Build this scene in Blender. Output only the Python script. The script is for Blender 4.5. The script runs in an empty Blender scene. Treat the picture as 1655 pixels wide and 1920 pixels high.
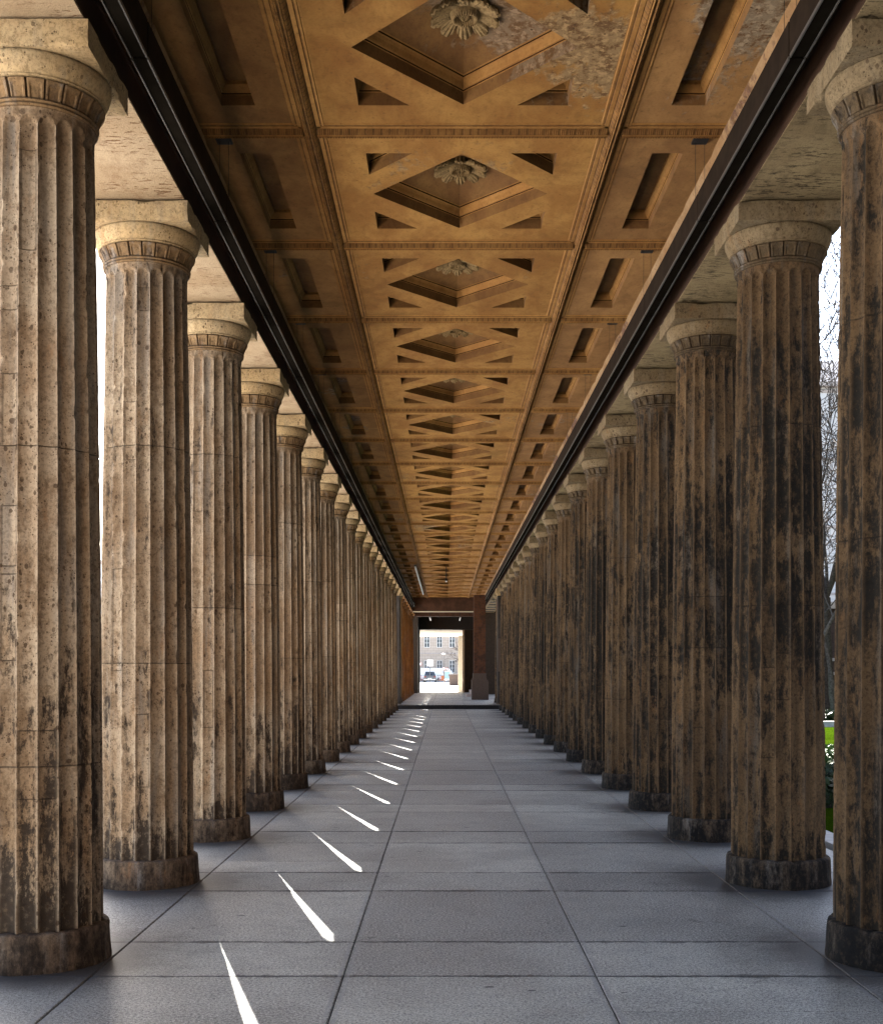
import bpy, bmesh, math, random
import numpy as np
from mathutils import Vector, noise as mnoise
from mathutils.geometry import tessellate_polygon
R = math.radians
PI = math.pi
scene = bpy.context.scene
COL = scene.collection

# ------------------------------------------------------------------ camera
EYE = 1.5
cam_d = bpy.data.cameras.new('camera')
cam = bpy.data.objects.new('camera', cam_d)
COL.objects.link(cam)
cam.location = (0, 0, EYE)
cam.rotation_euler = (R(90), 0, 0)
cam_d.lens = 42.0
cam_d.sensor_width = 36
cam_d.shift_x = -0.0039
cam_d.shift_y = 0.1547
cam_d.clip_start = 0.05
cam_d.clip_end = 3000
scene.camera = cam

# ------------------------------------------------------------------ light
SUN_PHI = R(15.7)      # sun is ahead of the camera, this far to the left
SUN_ELEV = R(33.6)
world = bpy.data.worlds.new("World")
scene.world = world
world.use_nodes = True
wn = world.node_tree
sky = wn.nodes.new('ShaderNodeTexSky')
sky.sky_type = 'NISHITA'
sky.sun_disc = False
sky.sun_elevation = SUN_ELEV
sky.sun_rotation = -SUN_PHI
sky.dust_density = 1.5
bg = wn.nodes['Background']
wn.links.new(sky.outputs[0], bg.inputs[0])
bg.inputs[1].default_value = 0.05
sd = bpy.data.lights.new('sun', 'SUN')
sd.energy = 5.0
sd.angle = R(0.5)
sd.color = (1.0, 0.95, 0.88)
sun = bpy.data.objects.new('sun', sd)
COL.objects.link(sun)
to_sun = Vector((-math.sin(SUN_PHI) * math.cos(SUN_ELEV), math.cos(SUN_PHI) * math.cos(SUN_ELEV), math.sin(SUN_ELEV)))
sun.rotation_euler = to_sun.to_track_quat('Z', 'Y').to_euler()
sun.location = (-20, 60, 60)
scene.view_settings.view_transform = 'Standard'
scene.view_settings.look = 'None'
scene.view_settings.exposure = 3.3
scene.view_settings.gamma = 1
cy = scene.cycles
cy.use_denoising = True
cy.denoiser = 'OPENIMAGEDENOISE'
cy.denoising_input_passes = 'RGB_ALBEDO_NORMAL'
cy.denoising_prefilter = 'NONE'
cy.max_bounces = 10
cy.diffuse_bounces = 1
cy.glossy_bounces = 3
cy.sample_clamp_indirect = 8

# ------------------------------------------------------------------ node helpers
class NT:
    def __init__(s, name, rough=0.85, spec=0.3):
        s.m = bpy.data.materials.new(name)
        s.m.use_nodes = True
        s.n = s.m.node_tree.nodes
        s.l = s.m.node_tree.links
        s.b = s.n['Principled BSDF']
        s.b.inputs['Roughness'].default_value = rough
        s.b.inputs['Specular IOR Level'].default_value = spec
        s.geo = s.n.new('ShaderNodeNewGeometry')
        s.P = s.geo.outputs['Position']
    def _in(s, sock, v):
        if isinstance(v, bpy.types.NodeSocket): s.l.new(v, sock)
        elif v is not None:
            if isinstance(v, (tuple, list)) and len(v) == 3 and sock.type == 'RGBA': v = tuple(v) + (1,)
            sock.default_value = v
    def vec(s, scale=(1, 1, 1), loc=(0, 0, 0), v=None):
        n = s.n.new('ShaderNodeMapping')
        s._in(n.inputs[0], v or s.P); n.inputs['Scale'].default_value = scale; n.inputs['Location'].default_value = loc
        return n.outputs[0]
    def noise(s, scale, detail=4, rough=0.55, v=None, dist=0.0):
        n = s.n.new('ShaderNodeTexNoise')
        s._in(n.inputs['Vector'], v or s.P)
        n.inputs['Scale'].default_value = scale; n.inputs['Detail'].default_value = detail
        n.inputs['Roughness'].default_value = rough; n.inputs['Distortion'].default_value = dist
        return n.outputs['Fac']
    def voro(s, scale, v=None):
        n = s.n.new('ShaderNodeTexVoronoi')
        s._in(n.inputs['Vector'], v or s.P); n.inputs['Scale'].default_value = scale
        return n.outputs['Distance'], n.outputs['Color']
    def math(s, op, a, b=None, c=None, clamp=False):
        n = s.n.new('ShaderNodeMath'); n.operation = op; n.use_clamp = clamp
        s._in(n.inputs[0], a); s._in(n.inputs[1], b)
        if c is not None: s._in(n.inputs[2], c)
        return n.outputs[0]
    def ramp(s, f, a, b, lo=0.0, hi=1.0):
        n = s.n.new('ShaderNodeMapRange'); n.interpolation_type = 'SMOOTHSTEP'
        s._in(n.inputs['Value'], f)
        n.inputs['From Min'].default_value = a; n.inputs['From Max'].default_value = b
        n.inputs['To Min'].default_value = lo; n.inputs['To Max'].default_value = hi
        return n.outputs[0]
    def mix(s, f, a, b, mode='MIX'):
        n = s.n.new('ShaderNodeMix'); n.data_type = 'RGBA'; n.blend_type = mode
        s._in(n.inputs[0], f); s._in(n.inputs[6], a); s._in(n.inputs[7], b)
        return n.outputs[2]
    def sep(s, v=None):
        n = s.n.new('ShaderNodeSeparateXYZ'); s._in(n.inputs[0], v or s.P); return n.outputs
    def attr(s, name):
        n = s.n.new('ShaderNodeAttribute'); n.attribute_name = name; return n.outputs['Fac']
    def bump(s, h, strength=0.4, dist=0.01):
        n = s.n.new('ShaderNodeBump'); n.inputs['Strength'].default_value = strength
        n.inputs['Distance'].default_value = dist
        s._in(n.inputs['Height'], h); s.l.new(n.outputs[0], s.b.inputs['Normal'])
    def color(s, c): s._in(s.b.inputs['Base Color'], c); return s
    def rough(s, r): s._in(s.b.inputs['Roughness'], r)

def pits(t, scale, size, stretch=(1, 1, 1)):
    d, c = t.voro(scale, t.vec(stretch))
    r = t.sep(c)[0]
    wob = t.math('MULTIPLY', t.math('SUBTRACT', t.noise(scale * 2.4, 3, 0.7), 0.5), 0.30)
    lim = t.math('MULTIPLY', t.math('POWER', r, 5.0), size)
    return t.math('LESS_THAN', t.math('ADD', d, t.math('ABSOLUTE', wob)), lim)

def stone(name, cols, crust=(0.03, 0.025, 0.02), crust_lo=0.6, crust_hi=0.75, pit=0.35, streak=True, tone=False,
          band=None, base_dirt=0.6, grey=(0.30, 0.29, 0.28), grey_amt=0.5, groove_dark=False):
    """weathered sandstone: three tones, grey weather skin, vertical runs, soot crust, pits"""
    t = NT(name, 0.9, 0.2)
    big = t.noise(1.3, 5, 0.6)
    mid = t.math('ADD', t.math('MULTIPLY', t.noise(6.0, 7, 0.7, t.vec((1.5, 1.5, 0.45))), 0.6), t.math('MULTIPLY', t.noise(17, 6, 0.75), 0.4))
    fine = t.noise(60, 4, 0.7)
    c = t.mix(t.ramp(big, 0.35, 0.62), cols[0], cols[1])
    c = t.mix(t.math('MULTIPLY', t.ramp(mid, 0.49, 0.60), 0.7), c, cols[2])
    c = t.mix(t.math('MULTIPLY', t.ramp(t.noise(24, 6, 0.8, t.vec((1, 1, 0.7))), 0.52, 0.62), 0.6), c, tuple(v * 0.55 for v in cols[1]))
    vs = t.noise(1.0, 6, 0.65, t.vec((9, 9, 0.9)))
    if streak:
        c = t.mix(t.math('MULTIPLY', t.ramp(vs, 0.5, 0.68), grey_amt), c, grey)
    rust = t.noise(3.1, 5, 0.7, t.vec((2, 2, 0.8), (7, 3, 1)))
    c = t.mix(t.math('MULTIPLY', t.ramp(rust, 0.58, 0.72), 0.45), c, (0.30, 0.14, 0.05))
    if tone:
        tn = t.attr('tone')
        c = t.mix(1.0, c, t.mix(tn, (0.55, 0.53, 0.5), (1.35, 1.32, 1.25)), 'MULTIPLY')
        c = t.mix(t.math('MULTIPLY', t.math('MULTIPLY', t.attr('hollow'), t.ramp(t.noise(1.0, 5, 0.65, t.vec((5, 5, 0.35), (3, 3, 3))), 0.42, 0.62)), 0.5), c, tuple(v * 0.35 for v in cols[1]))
        jn = t.attr('joint')
        c = t.mix(t.math('MULTIPLY', jn, 0.8), c, (0.04, 0.03, 0.022))
    cn = t.math('ADD', t.math('MULTIPLY', t.noise(2.2, 8, 0.72, t.vec((4.2, 4.2, 0.9), (1.7, 0.2, 5)), 0.2), 0.56), t.math('MULTIPLY', t.noise(13, 8, 0.8, t.vec((1.6, 1.6, 0.9))), 0.44))
    cn = t.math('ADD', cn, t.math('MULTIPLY', t.math('SUBTRACT', t.noise(0.55, 2, 0.5, t.vec((1, 1, 0.8), (2, 6, 1))), 0.5), 0.26))
    z = t.sep()[2]
    if band:
        up = t.ramp(z, band[0], band[0] + 0.9); dn = t.ramp(z, band[1], band[1] + 1.0, 1.0, 0.0)
        cn = t.math('ADD', cn, t.math('MULTIPLY', t.math('MULTIPLY', up, dn), band[2]))
    dirt = t.math('ADD', t.ramp(z, 0.0, 0.5, base_dirt * 0.2, 0.0), t.ramp(z, 0.1, 2.2, base_dirt * 0.13, 0.0))
    cn2 = t.math('ADD', cn, dirt)
    cf = t.ramp(cn2, crust_lo, crust_hi)
    cf = t.math('MULTIPLY', cf, t.ramp(t.noise(30, 4, 0.7), 0.28, 0.5, 0.55, 1.0))
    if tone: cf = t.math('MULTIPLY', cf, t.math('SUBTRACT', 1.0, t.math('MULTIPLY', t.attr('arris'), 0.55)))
    c = t.mix(cf, c, crust)
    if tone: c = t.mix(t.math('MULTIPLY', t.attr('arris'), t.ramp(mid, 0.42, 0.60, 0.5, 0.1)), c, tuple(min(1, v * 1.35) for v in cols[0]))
    if groove_dark: c = t.mix(t.math('MULTIPLY', t.attr('groove_dark'), 0.88), c, (0.045, 0.026, 0.014))  # darkens the gaps and grooves of the leaf band
    sp = t.ramp(fine, 0.38, 0.62, 0.72, 1.22)
    c = t.mix(1.0, c, t.mix(sp, (0, 0, 0), (1, 1, 1)), 'MULTIPLY')
    n_p = t.noise(4.0, 3, 0.5, t.vec(loc=(4, 9, 2)))
    pm = t.ramp(n_p, 0.42, 0.6)
    p1 = t.math('MULTIPLY', pits(t, 48, pit * 1.7, (1, 1, 0.7)), pm)
    p2 = t.math('MULTIPLY', pits(t, 19, pit * 0.95), t.ramp(t.noise(1.7, 2, 0.5, t.vec(loc=(1, 4, 9))), 0.45, 0.55))
    p3 = t.math('MULTIPLY', pits(t, 95, pit * 1.5), t.ramp(n_p, 0.34, 0.52))
    p = t.math('MAXIMUM', t.math('MAXIMUM', p1, p2), p3)
    c = t.mix(t.math('MULTIPLY', p, 0.78), c, (0.06, 0.035, 0.02))
    t.color(c)
    h = t.math('ADD', t.math('MULTIPLY', mid, 0.5), t.math('MULTIPLY', fine, 0.35))
    h = t.math('SUBTRACT', h, t.math('MULTIPLY', p, 1.0))
    h = t.math('SUBTRACT', h, t.math('MULTIPLY', cf, 0.15))
    t.bump(h, 0.65, 0.008)
    return t.m

M = {}
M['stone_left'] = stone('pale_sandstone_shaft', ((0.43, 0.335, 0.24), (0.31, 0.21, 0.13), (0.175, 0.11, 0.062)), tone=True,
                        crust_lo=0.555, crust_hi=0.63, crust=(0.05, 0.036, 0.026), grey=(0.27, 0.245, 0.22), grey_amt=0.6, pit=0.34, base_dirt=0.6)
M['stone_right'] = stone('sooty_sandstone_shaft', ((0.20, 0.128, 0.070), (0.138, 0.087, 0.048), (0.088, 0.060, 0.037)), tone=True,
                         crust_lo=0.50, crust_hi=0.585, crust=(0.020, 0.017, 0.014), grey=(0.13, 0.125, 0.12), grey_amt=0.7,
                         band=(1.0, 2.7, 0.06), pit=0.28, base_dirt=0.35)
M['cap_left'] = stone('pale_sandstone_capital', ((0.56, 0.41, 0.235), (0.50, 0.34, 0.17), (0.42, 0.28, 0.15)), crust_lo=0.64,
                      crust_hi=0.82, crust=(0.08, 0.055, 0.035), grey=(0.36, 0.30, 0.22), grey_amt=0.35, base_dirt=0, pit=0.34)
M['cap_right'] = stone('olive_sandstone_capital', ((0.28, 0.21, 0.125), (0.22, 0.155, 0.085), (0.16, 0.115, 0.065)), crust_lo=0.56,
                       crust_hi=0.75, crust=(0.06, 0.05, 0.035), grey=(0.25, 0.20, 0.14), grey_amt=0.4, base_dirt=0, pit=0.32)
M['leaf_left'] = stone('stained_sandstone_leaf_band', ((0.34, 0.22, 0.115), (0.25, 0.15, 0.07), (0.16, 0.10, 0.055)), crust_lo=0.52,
                       crust_hi=0.66, crust=(0.06, 0.04, 0.03), base_dirt=0, pit=0.2, groove_dark=True)
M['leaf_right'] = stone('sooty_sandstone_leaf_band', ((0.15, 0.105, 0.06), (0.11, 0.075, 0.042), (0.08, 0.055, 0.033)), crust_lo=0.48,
                        crust_hi=0.64, crust=(0.035, 0.027, 0.02), base_dirt=0, pit=0.2, groove_dark=True)
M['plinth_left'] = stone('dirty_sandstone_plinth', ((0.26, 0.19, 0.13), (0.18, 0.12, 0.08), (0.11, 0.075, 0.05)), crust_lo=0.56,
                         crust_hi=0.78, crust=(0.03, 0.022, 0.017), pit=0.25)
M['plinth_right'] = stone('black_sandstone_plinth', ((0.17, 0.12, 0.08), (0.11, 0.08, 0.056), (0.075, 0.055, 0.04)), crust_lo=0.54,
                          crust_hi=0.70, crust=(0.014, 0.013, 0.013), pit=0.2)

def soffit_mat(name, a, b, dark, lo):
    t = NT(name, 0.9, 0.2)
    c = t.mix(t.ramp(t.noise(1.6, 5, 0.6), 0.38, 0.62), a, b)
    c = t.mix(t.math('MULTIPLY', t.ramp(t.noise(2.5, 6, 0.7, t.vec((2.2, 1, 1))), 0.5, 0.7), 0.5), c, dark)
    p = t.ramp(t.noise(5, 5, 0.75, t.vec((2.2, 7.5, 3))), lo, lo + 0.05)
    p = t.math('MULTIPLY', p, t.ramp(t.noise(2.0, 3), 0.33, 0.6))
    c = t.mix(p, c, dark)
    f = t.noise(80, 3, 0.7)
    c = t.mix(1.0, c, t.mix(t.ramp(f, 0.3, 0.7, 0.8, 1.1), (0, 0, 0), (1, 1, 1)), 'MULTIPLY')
    yb = t.math('ABSOLUTE', t.math('SUBTRACT', t.math('FRACT', t.math('DIVIDE', t.math('SUBTRACT', t.sep()[1], 6.23), 2.265)), 0.5))
    t.color(c)
    t.bump(t.math('SUBTRACT', f, t.math('MULTIPLY', p, 1.5)), 0.6, 0.006)
    return t.m
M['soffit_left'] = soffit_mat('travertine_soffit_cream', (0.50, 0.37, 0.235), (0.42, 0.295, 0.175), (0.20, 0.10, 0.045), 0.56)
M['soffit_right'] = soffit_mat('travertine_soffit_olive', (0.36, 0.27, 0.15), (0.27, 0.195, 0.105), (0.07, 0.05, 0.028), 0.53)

def plaster(name, a, b, worn=(0.30, 0.22, 0.14), dmg=0.64, hot=None, rough=0.8, groove_dark=False):
    t = NT(name, rough, 0.25)
    n1 = t.noise(2.0, 6, 0.62, t.vec((1.6, 1, 1)), 0.4)
    n2 = t.noise(9, 5, 0.65, t.vec((1.8, 1, 1), (3, 1, 2)), 0.5)
    c = t.mix(t.ramp(n1, 0.34, 0.66), a, b)
    c = t.mix(t.math('MULTIPLY', t.ramp(n2, 0.46, 0.75), 0.4), c, tuple(x * 0.5 for x in b))
    oi = t.n.new('ShaderNodeObjectInfo')
    c = t.mix(1.0, c, t.mix(oi.outputs['Random'], (0.78, 0.74, 0.70), (1.06, 1.05, 1.04)), 'MULTIPLY')
    st = t.ramp(t.noise(0.7, 7, 0.62, t.vec(loc=(6, 2, 1)), 0.6), 0.50, 0.70)
    c = t.mix(t.math('MULTIPLY', st, 0.5), c, tuple(v * 0.38 for v in b))
    d = t.noise(0.42, 7, 0.62, t.vec((1, 1, 0.2), (2.3, 8.1, 0)))
    if hot:
        x, y, z = t.sep()
        dx = t.math('MULTIPLY', t.math('SUBTRACT', x, hot[0]), hot[2]); dy = t.math('MULTIPLY', t.math('SUBTRACT', y, hot[1]), hot[3])
        rr = t.math('SQRT', t.math('ADD', t.math('MULTIPLY', dx, dx), t.math('MULTIPLY', dy, dy)))
        d = t.math('ADD', d, t.ramp(rr, 0.0, 1.6, 0.30, 0.0))
    df = t.ramp(t.math('ADD', d, t.math('MULTIPLY', t.math('SUBTRACT', n2, 0.5), 0.22)), dmg, dmg + 0.06)
    wn_ = t.noise(14, 7, 0.75)
    wc = t.mix(t.ramp(wn_, 0.45, 0.6), worn, (0.16, 0.08, 0.03))
    wc = t.mix(t.ramp(t.noise(20, 5, 0.7, t.vec(loc=(5, 5, 5))), 0.5, 0.62), wc, tuple(min(1, v * 1.5) for v in worn))
    c = t.mix(df, c, wc)
    sp = t.ramp(t.noise(50, 4, 0.75), 0.32, 0.6, 0.84, 1.06)
    c = t.mix(1.0, c, t.mix(sp, (0, 0, 0), (1, 1, 1)), 'MULTIPLY')
    c = t.mix(t.math('MULTIPLY', pits(t, 26, 0.3), t.math('ADD', 0.35, t.math('MULTIPLY', df, 0.6))), c, (0.09, 0.045, 0.018))
    if groove_dark: c = t.mix(t.math('MULTIPLY', t.attr('groove_dark'), t.ramp(n2, 0.3, 0.6, 0.6, 0.92)), c, (0.075, 0.032, 0.010))  # darkens the grooves of the ribs and mouldings
    t.color(c)
    h = t.math('ADD', t.math('MULTIPLY', n2, 0.4), t.math('MULTIPLY', t.math('MULTIPLY', wn_, df), 1.6))
    t.bump(h, 0.4, 0.006)
    return t.m
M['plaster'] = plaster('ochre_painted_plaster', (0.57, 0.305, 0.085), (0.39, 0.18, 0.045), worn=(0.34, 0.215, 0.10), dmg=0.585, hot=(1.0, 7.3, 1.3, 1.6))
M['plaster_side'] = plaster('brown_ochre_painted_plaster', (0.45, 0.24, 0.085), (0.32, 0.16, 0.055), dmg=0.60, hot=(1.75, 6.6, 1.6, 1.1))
M['plaster_mould'] = plaster('ochre_moulding_paint', (0.59, 0.31, 0.095), (0.45, 0.215, 0.06), dmg=0.70, groove_dark=True)
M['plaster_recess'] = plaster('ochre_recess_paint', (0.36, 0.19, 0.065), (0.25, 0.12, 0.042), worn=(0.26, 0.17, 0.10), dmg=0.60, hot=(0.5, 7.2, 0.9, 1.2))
M['rosette'] = stone('gilded_stucco_rosette', ((0.42, 0.28, 0.13), (0.33, 0.21, 0.09), (0.22, 0.14, 0.065)), crust_lo=0.60, crust_hi=0.8,
                     crust=(0.09, 0.055, 0.025), base_dirt=0, pit=0.1, streak=False, grey=(0.3,0.2,0.1))
M['face_dark'] = plaster('dark_brown_fascia_paint', (0.10, 0.055, 0.032), (0.065, 0.035, 0.022), worn=(0.16, 0.09, 0.05), dmg=0.62)
M['cornice_pale'] = plaster('chipped_pale_cornice_paint', (0.40, 0.26, 0.14), (0.30, 0.165, 0.07), worn=(0.12, 0.06, 0.04), dmg=0.53)

def floor_mat():
    t = NT('grey_granite_slabs', 0.55, 0.4)
    x, y, z = t.sep()
    a = t.attr('slab')
    n1 = t.noise(0.9, 6, 0.65)
    n2 = t.noise(5, 8, 0.75, t.vec((1, 1.3, 1)))
    c = t.mix(t.ramp(n1, 0.38, 0.60), (0.45, 0.445, 0.395), (0.675, 0.665, 0.585))
    c = t.mix(1.0, c, t.mix(a, (0.60, 0.60, 0.61), (1.28, 1.28, 1.26)), 'MULTIPLY')
    c = t.mix(t.math('MULTIPLY', t.ramp(n2, 0.50, 0.72), 0.55), c, (0.15, 0.15, 0.157))
    f1 = t.noise(70, 3, 0.9); f2 = t.noise(160, 2, 0.85)
    c = t.mix(t.math('MULTIPLY', t.ramp(f1, 0.52, 0.57), 0.85), c, (0.78, 0.77, 0.74))
    c = t.mix(t.math('MULTIPLY', t.ramp(f1, 0.48, 0.43), 0.75), c, (0.12, 0.12, 0.125))
    c = t.mix(t.math('MULTIPLY', t.ramp(f2, 0.53, 0.60), 0.8), c, (0.075, 0.075, 0.08))
    # worn, dirty slab edges along the joints
    axx = t.math('ABSOLUTE', t.math('SUBTRACT', x, 0.12))
    jx = t.math('MINIMUM', t.math('ABSOLUTE', t.math('SUBTRACT', axx, 0.62)), t.math('ABSOLUTE', t.math('SUBTRACT', axx, 1.86)))
    fy = t.math('MULTIPLY', t.math('ABSOLUTE', t.math('SUBTRACT', t.math('FRACT', t.math('ADD', t.math('DIVIDE', t.math('SUBTRACT', y, 6.23), 2.265), 0.5)), 0.5)), 2.265)
    jy = t.math('ABSOLUTE', t.math('SUBTRACT', fy, 0.37))
    nj = t.noise(5.0, 6, 0.75, t.vec(loc=(8, 1, 0)))
    wj = t.ramp(nj, 0.42, 0.66, 0.012, 0.055)
    ej = t.math('MAXIMUM', t.ramp(t.math('DIVIDE', jx, wj), 0.3, 1.0, 0.3, 0.0), t.ramp(t.math('DIVIDE', jy, wj), 0.4, 1.0, 0.75, 0.0))
    c = t.mix(ej, c, (0.035, 0.035, 0.04))
    pale = t.math('MULTIPLY', t.ramp(t.math('ABSOLUTE', t.math('SUBTRACT', jx, 0.022)), 0.004, 0.012, 0.6, 0.0), t.ramp(nj, 0.40, 0.50))
    c = t.mix(pale, c, (0.42, 0.42, 0.42))
    # grime and contact shade painted in along the column rows
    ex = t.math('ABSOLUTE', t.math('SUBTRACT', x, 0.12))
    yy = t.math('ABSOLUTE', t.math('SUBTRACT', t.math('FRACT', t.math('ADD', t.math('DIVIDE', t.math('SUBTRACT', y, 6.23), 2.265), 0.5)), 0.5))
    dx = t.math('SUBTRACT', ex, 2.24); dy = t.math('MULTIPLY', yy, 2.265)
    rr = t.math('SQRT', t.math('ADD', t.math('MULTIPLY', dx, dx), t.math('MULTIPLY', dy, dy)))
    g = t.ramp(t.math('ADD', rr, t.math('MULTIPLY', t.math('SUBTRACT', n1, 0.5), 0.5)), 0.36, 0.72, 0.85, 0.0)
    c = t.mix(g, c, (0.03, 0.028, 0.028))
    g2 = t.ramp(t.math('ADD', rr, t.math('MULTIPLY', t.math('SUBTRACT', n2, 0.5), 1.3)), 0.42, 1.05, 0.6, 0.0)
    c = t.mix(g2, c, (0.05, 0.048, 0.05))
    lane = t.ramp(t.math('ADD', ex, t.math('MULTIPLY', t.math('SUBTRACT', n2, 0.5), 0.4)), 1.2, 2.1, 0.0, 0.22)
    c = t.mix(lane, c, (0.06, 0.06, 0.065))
    sc = t.ramp(t.noise(2.2, 9, 0.8, t.vec((0.8, 1.2, 1), (4, 4, 0)), 0.8), 0.62, 0.68)
    c = t.mix(t.math('MULTIPLY', sc, 0.5), c, (0.07, 0.07, 0.078))
    p = t.math('MULTIPLY', pits(t, 6, 0.16, (0.8, 1.6, 1)), 0.9)
    c = t.mix(p, c, (0.05, 0.05, 0.055))
    t.color(c)
    t.rough(t.ramp(n1, 0.3, 0.7, 0.42, 0.55))
    h = t.math('ADD', t.math('MULTIPLY', f1, 0.5), t.math('MULTIPLY', n2, 0.6))
    h = t.math('SUBTRACT', h, t.math('MULTIPLY', t.math('ADD', sc, p), 0.7))
    t.bump(h, 0.5, 0.004)
    return t.m
M['floor'] = floor_mat()

def simple(name, col, rough=0.6, spec=0.4, metal=0.0, var=0.15, scale=8.0, bump=0.0):
    t = NT(name, rough, spec)
    n = t.noise(scale, 5, 0.6)
    c = t.mix(t.ramp(n, 0.3, 0.7), tuple(v * (1 - var) for v in col), tuple(min(1, v * (1 + var)) for v in col))
    t.color(c); t.b.inputs['Metallic'].default_value = metal
    if bump: t.bump(n, bump, 0.02)
    return t.m
M['plaster_line'] = simple('dark_moulding_groove', (0.07, 0.032, 0.011), 0.9, 0.1)  # dark line for the thin steps inside the coffers
M['joint'] = simple('dark_joint_mortar', (0.03, 0.03, 0.032), 0.95, 0.1)
M['rail'] = simple('dark_bronze_lamp_housing', (0.024, 0.016, 0.011), 0.9, 0.04, var=0.2)
M['soot'] = simple('dusty_black_lamp_cover', (0.010, 0.008, 0.006), 0.95, 0.0)
M['trim'] = simple('brushed_metal_lamp_trim', (0.10, 0.095, 0.09), 0.5, 0.4, metal=0.3)
M['black'] = simple('black_metal', (0.012, 0.012, 0.013), 0.5, 0.4)
M['roof'] = simple('dark_roof_boards', (0.05, 0.04, 0.03), 0.9)
M['outer_stone'] = simple('outer_sandstone', (0.45, 0.36, 0.25), 0.9, 0.2, scale=3)
M['rbrown'] = simple('red_brown_painted_beam', (0.075, 0.034, 0.018), 0.7, 0.3, var=0.3, scale=3)
M['cream'] = simple('cream_plaster', (0.62, 0.52, 0.38), 0.8, 0.2, var=0.06)
M['darkwall'] = simple('dark_plaster_wall', (0.045, 0.033, 0.024), 0.85, 0.2)
M['orange'] = stone('amber_light_tinted_stone', ((0.40, 0.19, 0.06), (0.30, 0.13, 0.04), (0.12, 0.06, 0.025)), tone=False, pit=0.15, crust_lo=0.66, crust_hi=0.85)  # warm light on the far left columns painted into the stone
M['pave'] = simple('sunlit_pale_pavement', (0.66, 0.64, 0.61), 0.85, 0.2, scale=0.6, var=0.1)
M['earth'] = simple('garden_ground', (0.030, 0.028, 0.020), 0.95, 0.1, scale=2)
M['kerb'] = simple('pale_stone_kerb', (0.55, 0.53, 0.50), 0.8, 0.2)
M['white'] = simple('white_paint', (0.78, 0.78, 0.77), 0.5, 0.4, var=0.04)
M['red'] = simple('red_sign_paint', (0.20, 0.012, 0.012), 0.5, 0.4, var=0.05)
M['lblue'] = simple('pale_blue_panel', (0.16, 0.25, 0.30), 0.5, 0.4, var=0.05)
M['yellow'] = simple('yellow_plastic', (0.30, 0.17, 0.004), 0.5, 0.4, var=0.05)
M['orangep'] = simple('orange_plastic', (0.20, 0.06, 0.02), 0.5, 0.4, var=0.1)
M['carpaint'] = simple('dark_grey_car_paint', (0.06, 0.065, 0.075), 0.3, 0.6, var=0.05)
M['glass'] = simple('dark_window_glass', (0.05, 0.06, 0.075), 0.12, 0.7, var=0.3, scale=0.7)
M['rubber'] = simple('black_rubber', (0.02, 0.02, 0.02), 0.8, 0.2)
M['plate'] = simple('white_number_plate', (0.75, 0.75, 0.72), 0.5, 0.4, var=0.02)
M['lampred'] = simple('red_tail_lamp_lens', (0.16, 0.01, 0.01), 0.3, 0.5)
M['bark'] = simple('dark_bark', (0.055, 0.045, 0.038), 0.9, 0.1, var=0.4, scale=12, bump=0.5)
M['bark_pale'] = simple('grey_bark', (0.10, 0.088, 0.078), 0.9, 0.1, var=0.4, scale=12, bump=0.5)
M['granite_grey'] = stone('grey_granite_pier', ((0.085, 0.07, 0.06), (0.055, 0.045, 0.04), (0.035, 0.03, 0.028)), pit=0.2, crust_lo=0.6, crust_hi=0.8, streak=False)
M['rose'] = simple('rose_granite', (0.10, 0.07, 0.055), 0.7, 0.3, var=0.25, scale=40)
M['ledge'] = simple('pale_ledge_stone', (0.42, 0.37, 0.34), 0.85, 0.2, var=0.15, scale=3)
M['winframe'] = simple('white_window_frame', (0.75, 0.76, 0.76), 0.5, 0.4, var=0.03)
M['slate'] = simple('slate_roof', (0.10, 0.10, 0.12), 0.7, 0.3, scale=3)

def brick():
    t = NT('dark_red_brickwork', 0.9, 0.2)
    b = t.n.new('ShaderNodeTexBrick')
    x, y, z = t.sep()
    cmb = t.n.new('ShaderNodeCombineXYZ')
    t.l.new(t.math('ADD', x, y), cmb.inputs[0]); t.l.new(z, cmb.inputs[1])
    t.l.new(cmb.outputs[0], b.inputs['Vector'])
    b.inputs['Scale'].default_value = 1.0; b.inputs['Brick Width'].default_value = 0.25; b.inputs['Row Height'].default_value = 0.085
    b.inputs['Mortar Size'].default_value = 0.012
    b.inputs['Color1'].default_value = (0.12, 0.048, 0.024, 1); b.inputs['Color2'].default_value = (0.09, 0.034, 0.018, 1)
    b.inputs['Mortar'].default_value = (0.09, 0.05, 0.035, 1)
    c = t.mix(t.ramp(t.noise(5, 5, 0.7), 0.5, 0.62), b.outputs['Color'], (0.12, 0.052, 0.022))
    t.color(t.mix(t.ramp(t.noise(3, 5, 0.7, t.vec(loc=(3, 3, 3))), 0.45, 0.6), c, (0.06, 0.03, 0.02)))
    return t.m
M['brick'] = brick()

def ashlar(name, a, b, w=0.9, h=0.42):
    t = NT(name, 0.85, 0.2)
    k = t.n.new('ShaderNodeTexBrick')
    x, y, z = t.sep()
    cmb = t.n.new('ShaderNodeCombineXYZ')
    t.l.new(t.math('ADD', x, y), cmb.inputs[0]); t.l.new(z, cmb.inputs[1])
    t.l.new(cmb.outputs[0], k.inputs['Vector'])
    k.inputs['Scale'].default_value = 1.0; k.inputs['Brick Width'].default_value = w; k.inputs['Row Height'].default_value = h
    k.inputs['Mortar Size'].default_value = 0.014
    k.inputs['Color1'].default_value = tuple(a) + (1,); k.inputs['Color2'].default_value = tuple(b) + (1,)
    k.inputs['Mortar'].default_value = tuple(v * 0.55 for v in b) + (1,)
    t.color(t.mix(t.ramp(t.noise(0.8, 5), 0.4, 0.7, 0, 0.3), k.outputs['Color'], tuple(v * 0.7 for v in a)))
    return t.m
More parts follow.
